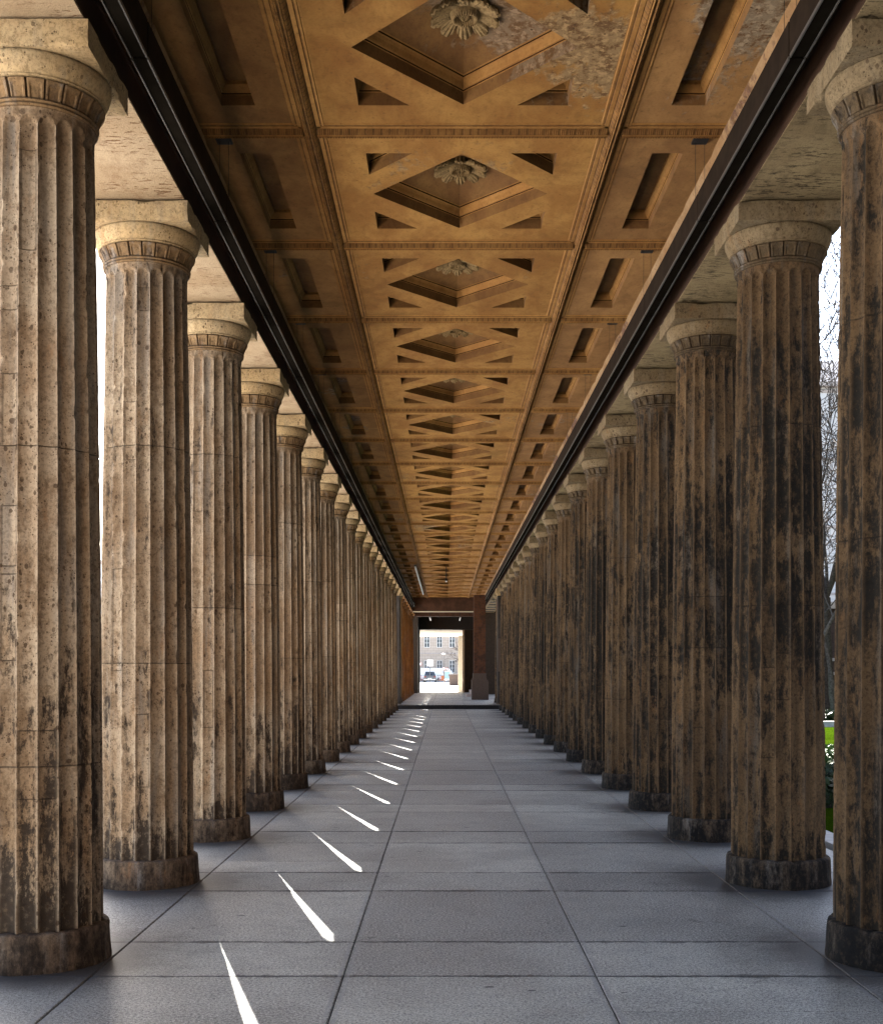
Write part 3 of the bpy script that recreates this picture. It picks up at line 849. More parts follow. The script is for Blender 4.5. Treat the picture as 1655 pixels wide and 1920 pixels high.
# side coffers run from the rib to the wall; the rectangle sits at +-1.528
def side_me(s):
    a, b = (1.195 - 1.528, 1.872 - 1.528)
    if s < 0: a, b = -b, -a
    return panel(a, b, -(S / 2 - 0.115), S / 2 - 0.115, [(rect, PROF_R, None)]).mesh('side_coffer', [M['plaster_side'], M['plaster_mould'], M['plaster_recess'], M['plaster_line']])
side_l, side_r = side_me(-1), side_me(1)

def rosette():
    n = 220; m = 34
    vs = []; fs = []
    for j in range(m + 1):
        t = j / m
        for i in range(n):
            a = 2 * PI * i / n
            pet = abs(math.sin(a * 5))                # ten outer leaves
            lob = 0.5 + 0.5 * math.cos(a * 40)
            Rm = 0.165 + 0.055 * pet ** 0.6 + 0.006 * lob
            r = Rm * t
            # height: + hangs down
            if r < 0.034:
                h = 0.062 - 0.02 * (r / 0.034) ** 2 + 0.004 * math.cos(a * 14)
            elif r < 0.05:
                h = 0.030
            elif r < 0.088:
                q = (r - 0.05) / 0.038
                h = 0.035 + 0.028 * math.sin(PI * q * 0.9) + 0.005 * math.cos(a * 30)
            elif r < 0.10:
                h = 0.022
            else:
                q = (r - 0.10) / max(1e-3, Rm - 0.10)
                h = 0.026 + 0.042 * q ** 1.3 * pet ** 0.5 + 0.007 * math.cos(a * 40 + q * 3) * q + 0.010 * (pet - 0.5) - 0.012 * (q > 0.93)
            vs.append((r * math.cos(a), r * math.sin(a), -h))
    for j in range(m):
        for i in range(n):
            i2 = (i + 1) % n
            fs.append((j * n + i, (j + 1) * n + i, (j + 1) * n + i2, j * n + i2)[::-1])
    # rim up to the panel
    b = m * n
    for i in range(n):
        x, y, z = vs[b + i]; vs.append((x * 0.86, y * 0.86, 0.012))
    for i in range(n):
        i2 = (i + 1) % n
        fs.append((b + i, b + n + i, b + n + i2, b + i2)[::-1])
    mb = MB(); mb.add(vs, fs); return mb.mesh('rosette', M['rosette'], 40)
ros_me = rosette()

# ribs: profile (s from the centre line, height above the rib underside)
RIB = [(0.0, 0.008), (0.004, 0.006), (0.007, 0.0), (0.012, -0.001), (0.016, 0.003)]
def rib_half(mb, length, s_, axis, leaf=0.058, period0=0.0, fine=True):
    """one side of a rib: bead, leaf ornament strip, stepped frame. s_=+-1 side. axis 'x' or 'y' the running axis, local start at 0"""
    nl = max(1, round(length / leaf)); sub = 8 if fine else 2
    N = nl * sub
    prof = [(0.0, 0.010, 0), (0.005, 0.009, 0), (0.008, 0.001, 3), (0.013, -0.001, 3), (0.016, 0.005, 0), (0.018, 0.006, 1), (0.024, 0.008, 1), (0.030, 0.013, 1), (0.036, 0.020, 1), (0.042, 0.029, 1),
            (0.047, 0.037, 1), (0.049, 0.046, 0), (0.051, 0.046, 0), (0.053, 0.039, 0), (0.080, 0.039, 0), (0.082, 0.045, 0), (0.086, 0.045, 0), (0.096, 0.044, 0),
            (0.104, 0.043, 0), (0.108, 0.050, 0), (0.116, 0.0505, 0)]
    vs = []; fs = []; gr = []
    for i in range(N + 1):
        t = (i % sub) / sub * 2 - 1
        y = length * i / N
        for (s, z, kind) in prof:
            d = 0
            if kind == 1 and fine:
                v = (s - 0.018) / 0.029      # 0 at the bottom edge ... 1 at the top of the leaf
                arch = math.sqrt(max(0, 1 - (t * 0.98) ** 2))
                edge = abs(v - (1 - arch) * 0.9 - 0.05)
                inside = v > (1 - arch) * 0.9
                d = -0.005 if not inside else (0.002 if abs(t) < 0.18 or abs(abs(t) - 0.62) < 0.13 else -0.0025)
            if kind == 3 and fine:
                d = -0.0022 * math.cos(PI * 3 * t)
            zz = z - d
            g_ = 0.0
            if kind == 1: g_ = (0.85 if d < -0.001 else 0.35) if fine else 0.55
            if s < 0.006 or 0.0485 < s < 0.0515 or 0.081 < s < 0.0865 or 0.104 < s < 0.107: g_ = 0.95
            if kind == 3: g_ = 0.7 if d > 0 else 0.25
            gr.append(g_)
            vs.append((s * s_, y, zz) if axis == 'y' else (y, s * s_, zz))
    P = len(prof)
    for i in range(N):
        for q in range(P - 1):
            f = (i * P + q, i * P + q + 1, (i + 1) * P + q + 1, (i + 1) * P + q)
            flip = (s_ > 0) ^ (axis == 'x')
            fs.append(f[::-1] if not flip else f)
    mb.add(vs, fs); return gr
def rib_mesh(name, length, axis, fine=True):
    mb = MB(); g = rib_half(mb, length, 1, axis, fine=fine) + rib_half(mb, length, -1, axis, fine=fine)
    me = mb.mesh(name, M['plaster_mould'], 28)
    a_ = me.attributes.new('groove_dark', 'FLOAT', 'POINT'); a_.data.foreach_set('value', g)
    return me
T_SEG = 2 * (1.08) - 0.0
trans_c = {f: rib_mesh('transverse_rib', 2.16 - 0.10, 'x', f) for f in (True, False)}
trans_s = {f: rib_mesh('transverse_rib', 1.872 - 1.13, 'x', f) for f in (True, False)}
longi = {f: rib_mesh('longitudinal_rib', S, 'y', f) for f in (True, False)}
dzp = H_PAN - H_RIB
for k in range(-6, 26):
    yc = YK(k) + S / 2 - ceil_e.location.y; y0_ = YK(k) - ceil_e.location.y
    fine = k < 11
    c = put('central_coffer', central_me, ceil_e, (0, yc, dzp))
    put('rosette', ros_me, c, (0, 0, 0.226))
    put('side_coffer', side_l, ceil_e, (-1.528, yc, dzp)); put('side_coffer', side_r, ceil_e, (1.528, yc, dzp))
    for s in (-1, 1):
        put('longitudinal_rib', longi[fine], ceil_e, (s * 1.08, y0_, 0))
        put('transverse_rib', trans_s[fine], ceil_e, (1.13 if s > 0 else -1.872, y0_, 0))
    put('transverse_rib', trans_c[fine], ceil_e, (-1.03, y0_, 0))
# roof over the ceiling
mb = MB()
mb.box(CX - 2.3, CX + 2.3, Y_A, Y_END + 0.6, H_RIB + 0.34, H_RIB + 0.5)
mb.box(CX - 1.93, CX - 1.866, Y_A, Y_END + 0.6, H_RIB - 0.02 + 0.03, H_RIB + 0.34)
mb.box(CX + 1.866, CX + 1.93, Y_A, Y_END + 0.6, H_RIB - 0.02 + 0.03, H_RIB + 0.34)
tag(mb.build('colonnade_roof', M['roof']), label='flat roof closing the colonnade above the coffered ceiling', cat='roof')

# ------------------------------------------------------------------ hanging linear lamps along both beams
def lamp_proto(side):
    s = SIDE[side]
    L = S + 0.012
    e = empty('linear_lamp', (CX + s * 1.72, YK(1), EYE + 3.2), label='x', cat='ceiling lamp', group='linear lamps hanging along the %s beam' % side)
    mb = MB()
    # channel open to the wall side, lips below
    mb.box(-0.045, 0.045, 0.03, L, 0.02, 0.20)
    mb.build('housing', M['rail'], e)
    mb = MB()
    for x in (-0.041, 0.041):
        mb.box(x - 0.004, x + 0.004, 0.032, L - 0.002, 0.0, 0.0195)
    mb.build('trim', M['trim'], e)
    mb = MB(); mb.box(-0.036, 0.036, 0.032, L - 0.002, 0.006, 0.0195); mb.build('diffuser', M['soot'], e)
    pl = MB(); pl.box(-0.055, 0.055, 0.10, 0.20, 0.626, 0.6395); pl.build('ceiling_plate', M['black'], e)
    for x in (-0.033, 0.033):
        w = MB(); w.tube([(x, 0.15, 0.20), (x, 0.15, 0.626)], 0.0016, 5); w.build('wire', M['black'], e)
    return e
for side in ('left', 'right'):
    p = lamp_proto(side)
    for k in range(-1, 25):
        lab = 'dark linear lamp hanging by the %s beam, between the %s and %s columns' % (side, ORD[k], ORD[k + 1]) if k >= 1 else \
            'dark linear lamp hanging by the %s beam, %s nearest column' % (side, 'directly before the' if k == 0 else 'two bays before the')
        if k == 1: p['label'] = lab
        else: copy_tree(p, (p.location.x, YK(k), p.location.z), lab)

# ------------------------------------------------------------------ far end of the passage
def pier(name, x0, x1, y0, y1, z0, z1, mat, label, cap=True):
    e = empty(name, ((x0 + x1) / 2, (y0 + y1) / 2, z0), label=label, cat='pier', group='granite piers at the step')
    hx, hy, h = (x1 - x0) / 2, (y1 - y0) / 2, z1 - z0
    mb = MB(); mb.box(-hx, hx, -hy, hy, 0.22, h - 0.28); mb.build('shaft', mat, e)
    mb = MB(); mb.box(-hx - 0.04, hx + 0.04, -hy - 0.04, hy + 0.04, 0, 0.22); mb.build('base', M['plinth_left'], e)
    mb = MB(); mb.box(-hx - 0.02, hx + 0.02, -hy - 0.02, hy + 0.02, h - 0.28, h - 0.2)
    mb.box(-hx - 0.07, hx + 0.07, -hy - 0.07, hy + 0.07, h - 0.2, h); mb.build('capital', M['cap_left'], e)
    return e
pier('stone_pier', CX - 2.48, CX - 1.92, YK(19) - 0.37, YK(19) + 0.37, 0.0, H_AB, M['granite_grey'], 'smooth grey stone pier at the left end of the step')
pr = pier('stone_pier', CX + 1.92, CX + 2.48, YK(19) - 0.37, YK(19) + 0.37, 0.0, H_AB, M['granite_grey'], 'speckled grey pier with rose patch at the right end of the step')
mb = MB(); mb.box(-0.283, 0.283, -0.374, -0.37, 1.45, 2.75); mb.build('repair_panel', M['rose'], pr)
# brick pier
e = empty('brick_pier', (1.55, 54.5, FLOOR2), label='red brick pier on a tall stone base, right of the far opening', cat='pier')
mb = MB(); mb.box(-0.27, 0.27, -0.3, 0.3, 1.2, 4.75); mb.build('shaft', M['brick'], e)
mb = MB(); mb.box(-0.36, 0.40, -0.42, 0.42, 0.0, 0.83); mb.build('base', M['rose'], e)
mb = MB()
pts = [(0.38, 0.83), (0.36, 0.90), (0.31, 0.98), (0.29, 1.08), (0.29, 1.2)]
for (a, z0_), (b, z1_) in zip(pts[:-1], pts[1:]):
    mb.box(-b - 0.01, b + 0.01, -b - 0.03, b + 0.03, z0_ + 0.001, z1_)
mb.build('moulded_foot', M['rose'], e)
# amber light on the left columns past the step is put into their stone colour
# beams and end wall
mb = MB(); mb.box(CX - 1.86, CX + 1.86, Y_END - 0.03, Y_END + 0.62, EYE + 3.09, EYE + 3.117)
tag(mb.build('beam_edge_board', M['cream']), label='thin pale board edging the underside of the first cross beam', cat='board')
def beam(name, y0, y1, z0, z1, mat, label, x0=CX - 1.87, x1=CX + 1.87):
    mb = MB(); mb.box(x0, x1, y0, y1, z0, z1)
    return tag(mb.build(name, mat), label=label, cat='beam')
beam('cross_beam', Y_END + 0.02, Y_END + 0.6, EYE + 3.12, H_RIB + 0.33, M['rbrown'], 'first red-brown cross beam closing the coffered ceiling')
beam('cross_beam', 68.0, 68.5, EYE + 3.08, EYE + 3.9, M['rbrown'], 'second red-brown cross beam behind the first one')
beam('cross_beam', Y_WALL - 0.3, Y_WALL - 0.02, EYE + 2.47, EYE + 3.9, M['black'], 'lintel beam directly over the bright opening, its shade painted as black')  # unlit beam, its darkness put into the material
mb = MB(); mb.box(CX - 3.1, CX + 3.1, -13.4, -13.02, 0, EYE + 4.3)  # unseen wall added to block light from behind the camera
tag(mb.build('light_block_wall', M['darkwall']), label='added dark wall behind the camera, out of frame, blocking light', cat='wall')
# far room: ceiling and side walls
mb = MB(); mb.box(CX - 2.9, CX + 2.9, Y_END + 0.62, Y_WALL + 0.3, EYE + 3.9, EYE + 4.2)
for i in range(4):
    mb.box(CX - 1.8, CX + 1.8, 64.6 + i * 2, 64.75 + i * 2, EYE + 3.8, EYE + 3.898)
tag(mb.build('passage_ceiling', M['plaster_side']), label='plain brown ceiling of the passage before the far opening', cat='ceiling')
mb = MB(); mb.box(CX - 2.62, CX - 1.75, 69.5, Y_WALL, FLOOR2, EYE + 3.9)
tag(mb.build('side_wall', M['darkwall']), label='dark wall left of the far opening', cat='wall')
mb = MB(); mb.box(1.75, 2.9, 66.5, Y_WALL, FLOOR2, EYE + 3.9)
tag(mb.build('side_wall', M['darkwall']), label='brown wall behind the brick pier on the right', cat='wall')
e = empty('portal_wall', (CX, Y_WALL, FLOOR2), label='end wall with the tall bright doorway to the street', cat='wall')
mb = MB()
mb.box(-3.0, -1.56 - CX, 0, 0.35, 0, 4.3); mb.box(1.04 - CX + 0.12, 3.0, 0, 0.35, 0, 4.3); mb.box(-1.56 - CX, 1.04 - CX + 0.12, 0, 0.35, EYE + 2.47 - FLOOR2, 4.3)
mb.build('wall', M['darkwall'], e)
mb = MB(); mb.box(1.04 - CX, 1.04 - CX + 0.118, -0.01, 0.4, 0, EYE + 2.47 - FLOOR2 - 0.002); mb.build('door_jamb', M['cream'], e)
# porch beyond
e = empty('street_porch', (CX, 80, -0.2), label='pale porch canopy outside the far doorway', cat='porch')
mb = MB(); mb.box(-6, 6, -6.9, 7.9, EYE + 2.47 + 0.2, EYE + 3.0); mb.build('canopy', M['cream'], e)
mb = MB(); mb.box(0.78, 1.3, 4.8, 5.2, 0, EYE + 2.47 + 0.198); mb.build('post', M['cream'], e)
mb = MB(); mb.box(-6, -5.6, 4.8, 5.2, 0, EYE + 2.47 + 0.198); mb.build('post', M['cream'], e)
# steps at the right of the doorway
e = empty('side_steps', (1.3, 62, FLOOR2), label='two low stone steps beside the far doorway', cat='steps')
mb = MB(); mb.box(-0.25, 0.45, -2.0, 1.5, 0, 0.15); mb.build('step', M['ledge'], e)
mb = MB(); mb.box(-0.05, 0.45, -1.4, 1.5, 0.151, 0.31); mb.build('step', M['ledge'], e)
# hanging pendant
e = empty('pendant_lamp', (0.03, 44.0, EYE + 3.28), label='thin pendant lamp on a short rod in the far ceiling', cat='ceiling lamp')
mb = MB(); mb.tube([(0, 0, 0.10), (0, 0, 0.545)], 0.018, 8); mb.build('rod', M['black'], e)
mb = MB(); mb.lathe([(0.02, 0.12), (0.04, 0.08), (0.045, 0.02), (0.02, 0.02)], 20); mb.build('socket', M['black'], e, 40)
mb = MB(); mb.lathe([(0.005, -0.035), (0.03, -0.02), (0.04, 0.0), (0.03, 0.018), (0.02, 0.0199)], 20); mb.build('bulb', M['white'], e, 60)
def tube_lamp(x, y0, y1, z, label, drop):
    e = empty('tube_lamp', (x, y0, z), label=label, cat='ceiling lamp', group='white tube lamps at the far end')
    mb = MB(); mb.tube([(0, 0.02, 0), (0, y1 - y0 - 0.02, 0)], 0.028, 10); mb.build('tube', M['white'], e)
    mb = MB(); mb.box(-0.04, 0.04, 0, y1 - y0, 0.0285, 0.07); mb.build('fitting', M['trim'], e)
    mb = MB()
    for q in (0.15, 0.85): mb.box(-0.01, 0.01, (y1 - y0) * q, (y1 - y0) * q + 0.02, 0.0705, drop)
    mb.build('hanger', M['black'], e)
tube_lamp(-1.08, 42.5, 58.0, EYE + 3.68, 'long pale tube lamp under the left ceiling rib at the far end', 0.10)
tube_lamp(-0.84, 64.0, 67.5, EYE + 2.82, 'left one of two short tube lamps behind the cross beam', 0.97)
tube_lamp(0.80, 64.0, 67.5, EYE + 2.82, 'right one of two short tube lamps behind the cross beam', 0.97)

# ------------------------------------------------------------------ outside ground
mb = MB(); mb.box(-400, -5.4, -60, 900, -0.9, -0.2); mb.box(-5.4, CX - 3.1, 76, 900, -0.9, -0.2); mb.box(CX - 3.1, CX + 3.1, Y_WALL + 1.0, 900, -0.9, -0.2)
mb.box(CX + 3.1, 400, 76, 900, -0.9, -0.2); mb.box(CX - 3.1, CX + 3.1, -60, -13, -0.9, -0.2)
tag(mb.build('pavement', M['pave']), kind='structure', label='pale sunlit paving outside', cat='pavement')
mb = MB(); mb.box(CX + 3.1, 400, -60, 76, -0.9, -0.22)
mb.box(-5.4, CX - 3.1, -60, 76, -0.9, -0.22)  # unseen left strip, added dark to keep bounced light off the ceiling
tag(mb.build('garden_ground', M['earth']), kind='structure')
mb = MB(); mb.box(3.7, 6.4, 9.0, 14.5, -0.22, -0.17); mb.box(4.6, 14, 22.4, 35, -0.22, -0.16); mb.box(8, 30, 42, 60, -0.22, -0.15)
lawn = tag(mb.build('lawn', M['grass']), kind='structure', label='bright green courtyard lawn', cat='lawn')
mb = MB(); mb.box(3.45, 3.69, -10, 60, -0.22, -0.05)
tag(mb.build('stone_kerb', M['kerb']), label='pale stone kerb edging the lawn beside the right columns', cat='kerb')
mb = MB(); mb.box(3.7, 30, 35.1, 35.5, -0.22, 0.0)
tag(mb.build('stone_kerb', M['kerb']), label='low grey kerb across the far edge of the lawn', cat='kerb')

def hedge(x0, x1, y0, y1, z0, z1, n, mat, label, seed, ls=0.06):
    rnd = random.Random(seed)
    e = empty('hedge', ((x0 + x1) / 2, (y0 + y1) / 2, z0), label=label, cat='hedge', group='low hedges in the courtyard')
    mb = MB()
    for _ in range(n):
        x = rnd.uniform(x0, x1) - e.location.x; y = rnd.uniform(y0, y1) - e.location.y
        hh = (z1 - z0) * (0.85 + 0.25 * mnoise.noise(Vector((x * 1.3, y * 1.3, seed))))
        z = hh * (1 - rnd.random() ** 2.2)
        a = Vector((rnd.uniform(-1, 1), rnd.uniform(-1, 1), rnd.uniform(-1, 1))).normalized(); b = a.orthogonal().normalized(); l = ls * rnd.uniform(0.6, 1.4)
        c = Vector((x, y, z)); mb.add([c - a * l, c + b * l * 0.5, c + a * l, c - b * l * 0.5], [(0, 1, 2, 3)])
    mb.build('foliage', mat, e)
    mb = MB()
    for _ in range(40):
        x = rnd.uniform(x0, x1) - e.location.x; y = rnd.uniform(y0, y1) - e.location.y
        mb.tube([(x, y, 0), (x + rnd.uniform(-.1, .1), y + rnd.uniform(-.1, .1), (z1 - z0) * 0.7)], [0.012, 0.004], 5)
    mb.build('stems', M['bark'], e)
hedge(4.2, 12, 21.0, 23.5, -0.2, 0.10, 16000, M['leaf'], 'leafy green hedge between the two bright lawns', 3)
hedge(7, 18, 35.7, 37.2, -0.2, 0.32, 14000, M['ivy'], 'dark hedge behind the far kerb', 4, 0.09)
hedge(4.2, 10, 14.6, 15.8, -0.2, 0.3, 9000, M['ivy'], 'dark low hedge nearest the right columns', 5)

# low dark wing closing the court
e = empty('courtyard_wing', (26, 64, -0.2), label='low dark colonnade wing closing the far side of the courtyard', cat='building')
mb = MB(); mb.box(-16, 40, 0, 6, 0, 5.0); mb.build('wall', M['wing'], e)
mb = MB(); mb.box(-16.2, 40, -0.5, 6.3, 5.0, 5.35); mb.build('cornice', M['ledge'], e)
mb = MB()
for z in (0.75, 1.45, 2.2): mb.box(-16.1, 40, -0.22, -0.005, z, z + 0.16)
mb.build('ledge', M['ledge'], e)

def facade(name, loc, rz, w, h, depth, mat, label, cols, rows, roofh=2.5, win=(1.1, 1.9), z0=1.2, dz=3.6, frame='winframe'):
    e = empty(name, loc, rz, label=label, cat='building')
    # wall with true openings: build as grid of piers and spandrels
    mb = MB()
    px = w / cols; xs = [-w / 2 + px * (i + 0.5) for i in range(cols)]
    zb = [z0 + dz * j for j in range(rows)]
    x = -w / 2
    edges = []
    for c in xs: edges += [(x, c - win[0] / 2)]; x = c + win[0] / 2
    edges.append((x, w / 2))
    for a, b in edges: mb.box(a, b, 0, 0.45, 0, h)
    for c in xs:
        z = 0
        for zz in zb: mb.box(c - win[0] / 2, c + win[0] / 2, 0.003, 0.44, z, zz); z = zz + win[1]
        mb.box(c - win[0] / 2, c + win[0] / 2, 0.003, 0.44, z, h)
    mb.box(-w / 2, w / 2, 0.452, depth, 0, h)
    mb.build('wall', mat, e)
    mb = MB()
    for j in range(rows):
        mb.box(-w / 2, w / 2, -0.12, -0.002, zb[j] + win[1] + (dz - win[1]) * 0.5, zb[j] + win[1] + (dz - win[1]) * 0.5 + 0.18)
    mb.box(-w / 2 - 0.3, w / 2 + 0.3, -0.5, depth + 0.3, h + 0.003, h + 0.35)
    mb.build('cornice', M['ledge'], e)
    mb = MB()
    mb.add([(-w / 2, -0.2, h + 0.35), (w / 2, -0.2, h + 0.35), (w / 2, depth, h + 0.35), (-w / 2, depth, h + 0.35), (-w / 2 + 1, depth / 2, h + 0.35 + roofh), (w / 2 - 1, depth / 2, h + 0.35 + roofh)],
           [(0, 1, 5, 4), (2, 3, 4, 5), (1, 2, 5), (3, 0, 4), (3, 2, 1, 0)])
    mb.build('roof', M['slate'], e)
    fm = MB(); a_, b_ = win
    for (x0, x1, y0, y1) in ((-a_ / 2, -a_ / 2 + 0.07, 0, b_), (a_ / 2 - 0.07, a_ / 2, 0, b_), (-0.04, 0.04, 0, b_), (-a_ / 2, a_ / 2, 0, 0.07), (-a_ / 2, a_ / 2, b_ - 0.07, b_), (-a_ / 2, a_ / 2, b_ * 0.36, b_ * 0.36 + 0.05), (-a_ / 2, a_ / 2, b_ * 0.68, b_ * 0.68 + 0.05)):
        fm.box(x0, x1, 0.1 + 0.001 * (y1 - y0 > 1), 0.16, y0, y1)
    fme = fm.mesh('window_frame', M[frame])
    gm = MB(); gm.box(-a_ / 2, a_ / 2, 0.18, 0.2, 0, b_); gme = gm.mesh('pane', M['glass'])
    for c in xs:
        for zz in zb:
            f = put('window', fme, e, (c, 0, zz)); put('pane', gme, f)
    return e
facade('museum_building', (59.5, 92, -0.2), 0, 80, 23.5, 18, M['facade_white'], 'tall pale museum building behind the bare courtyard tree', 16, 4, 4, (2.2, 3.4), 3.2, 5.2)
facade('light_block_building', (25, 0, -0.2), R(-90), 122, 27, 12, M['wing'], 'added long dark building right of the garden, out of frame, blocking light', 24, 4, 3, (1.8, 3.2), 3.0, 5.5)  # unseen building added to block sky light from the right
facade('street_building', (-0.95, 190, -0.2), 0, 30, 13, 12, M['facade'], 'cream building seen through the far doorway', 15, 3, 3, (0.86, 1.95), 1.35, 4.0)
facade('riverside_building', (-46, 125, -0.2), R(90), 130, 16.0, 12, M['facade_white'], 'pale building across the street on the far left', 18, 4, 3, (1.4, 2.2), 1.5, 3.8)

# ------------------------------------------------------------------ trees
def tree(loc, h, seed, mat, label, r0=0.3, depth=6, lean=(0, 0), fork=0.22, group='bare trees beyond the colonnade'):
    rnd = random.Random(seed)
    e = empty('bare_tree', loc, label=label, cat='tree', group=group)
    tr = MB(); br = MB()
    def grow(p, d, L, r, lev):
        n = 5; pts = [p]; rr = [r]
        q = p.copy(); dd = d.copy()
        for i in range(n):
            dd = (dd + Vector((rnd.uniform(-1, 1), rnd.uniform(-1, 1), rnd.uniform(-0.4, 0.9))) * 0.16).normalized()
            q = q + dd * (L / n); pts.append(q.copy()); rr.append(r * (1 - 0.42 * (i + 1) / n))
            if lev < depth and lev > 0 and i in (1, 2, 3) and rnd.random() < 0.6:
                side = dd.cross(Vector((rnd.uniform(-1, 1), rnd.uniform(-1, 1), rnd.uniform(-1, 1)))).normalized()
                grow(q.copy(), (dd * 0.6 + side * 0.8).normalized(), L * rnd.uniform(0.45, 0.65), rr[-1] * 0.5, lev + 2)
        (tr if lev == 0 else br).tube(pts, [max(q, 0.013) for q in rr], 8 if lev < 2 else (5 if lev < 4 else 3), cap=lev < 2)
        if lev < depth:
            for _ in range(2 if lev else 3):
                side = dd.cross(Vector((rnd.uniform(-1, 1), rnd.uniform(-1, 1), rnd.uniform(-1, 1)))).normalized()
                grow(q.copy(), (dd * 0.85 + side * rnd.uniform(0.35, 0.7)).normalized(), L * rnd.uniform(0.68, 0.85), rr[-1] * rnd.uniform(0.65, 0.85), lev + 1)
    grow(Vector((0, 0, 0)), Vector((lean[0], lean[1], 1)).normalized(), h * fork, r0, 0)
    tr.build('trunk', mat, e, smooth=60); br.build('branches', mat, e)
    return e
tree((18.3, 58, -0.2), 24, 8, M['bark'], 'tall bare tree with fine twigs seen between the first two right columns', 0.42, 7)
tree((14.25, 44, -0.2), 13, 12, M['bark_pale'], 'smaller bare grey tree on the courtyard lawn', 0.17, 7)
tree((12.95, 40.5, -0.2), 15, 31, M['bark'], 'slender bare tree with upright twigs nearest the lawn', 0.13, 7, fork=0.3)
tree((16.3, 50.5, -0.2), 19, 17, M['bark'], 'slender bare tree standing behind the smaller grey one', 0.2, 7, fork=0.25)
tree((27.0, 61, -0.2), 20, 21, M['bark'], 'wide bare tree deeper in the courtyard, right of the tall one', 0.36, 5)
tree((2.9, 150, -0.2), 10, 5, M['bark'], 'bare street tree reaching in from the right of the far doorway', 0.3, 6, lean=(-0.5, 0))

# ------------------------------------------------------------------ things in the street beyond the doorway
GZ = -0.2
def FX(px, d): return (px - 835) / 2240 * d
def FZ(py, d): return EYE + (1257 - py) / 2240 * d
# parked car seen from behind
def car(loc, rz, label, mat):
    e = empty('parked_car', loc, rz, label=label, cat='car', group='vehicles parked in the far street')
    mb = MB()
    def sect(prof, hw0):     # prof list of (y, z_low, z_high, halfwidth)
        vs = []; fs = []
        for (y, zl, zh, w) in prof:
            vs += [(-w, y, zl), (w, y, zl), (w * 1.02, y, (zl + zh) / 2), (w * 0.93, y, zh), (-w * 0.93, y, zh), (-w * 1.02, y, (zl + zh) / 2)]
        for i in range(len(prof) - 1):
            for k in range(6):
                k2 = (k + 1) % 6; fs.append((i * 6 + k, i * 6 + k2, (i + 1) * 6 + k2, (i + 1) * 6 + k)[::-1])
        fs.append((0, 1, 2, 3, 4, 5)); n = (len(prof) - 1) * 6; fs.append((n + 5, n + 4, n + 3, n + 2, n + 1, n))
        return vs, fs
    mb.add(*sect([(-2.1, 0.45, 0.85, 0.78), (-2.05, 0.3, 0.95, 0.86), (-1.2, 0.25, 1.0, 0.9), (0.9, 0.25, 0.98, 0.9), (1.9, 0.3, 0.85, 0.84), (2.1, 0.4, 0.7, 0.74)], 0))
    mb.build('body', mat, e, smooth=50)
    mb = MB(); mb.add(*sect([(-1.95, 0.94, 0.99, 0.80), (-1.55, 0.96, 1.44, 0.70), (-1.1, 0.98, 1.5, 0.69), (0.1, 0.98, 1.48, 0.68), (0.95, 0.96, 1.0, 0.78)], 0))
    mb.build('cabin', M['glass'], e, smooth=30)
    mb = MB(); mb.box(-0.62, 0.62, -1.5, 0.1, 1.495, 1.53); mb.build('roof', mat, e)
    for x in (-0.8, 0.8):
        for y in (-1.35, 1.3):
            w = MB(); w.tube([(x - 0.1, y, 0.32), (x + 0.1, y, 0.32)], 0.32, 20); w.build('wheel', M['rubber'], e)
    for x in (-0.68, 0.68):
        w = MB(); w.box(x - 0.13, x + 0.13, -2.12, -2.04, 0.72, 0.88); w.build('tail_lamp', M['lampred'], e)
    w = MB(); w.box(-0.26, 0.26, -2.13, -2.1, 0.5, 0.61); w.build('number_plate', M['plate'], e)
    w = MB(); w.box(-0.8, 0.8, -2.16, -2.0, 0.34, 0.46); w.build('bumper', M['white'], e)
    return e
car((FX(806, 172), 172, GZ), 0, 'dark grey car parked tail-on in the far street', M['carpaint'])
def van(loc, label):
    e = empty('parked_van', loc, label=label, cat='van', group='vehicles parked in the far street')
    mb = MB(); mb.box(-2.6, 1.5, -0.95, 0.95, 0.35, 2.05)
    mb.add([(1.5, -0.93, 0.35), (2.5, -0.9, 0.35), (2.5, -0.9, 1.0), (1.9, -0.85, 1.9), (1.5, -0.93, 2.04), (1.5, 0.93, 0.35), (2.5, 0.9, 0.35), (2.5, 0.9, 1.0), (1.9, 0.85, 1.9), (1.5, 0.93, 2.04)],
           [(0, 1, 2, 3, 4), (9, 8, 7, 6, 5), (1, 6, 7, 2), (2, 7, 8, 3), (3, 8, 9, 4)])
    mb.build('body', M['white'], e)
    mb = MB(); mb.box(0.9, 1.45, -0.975, -0.953, 1.2, 1.8); mb.build('side_window', M['glass'], e)
    for x in (-1.8, 1.7):
        for y in (-0.85, 0.85):
            w = MB(); w.tube([(x, y - 0.1, 0.34), (x, y + 0.1, 0.34)], 0.34, 20); w.build('wheel', M['rubber'], e)
van((FX(820, 181), 181, GZ), 'white van parked sideways behind the grey car')
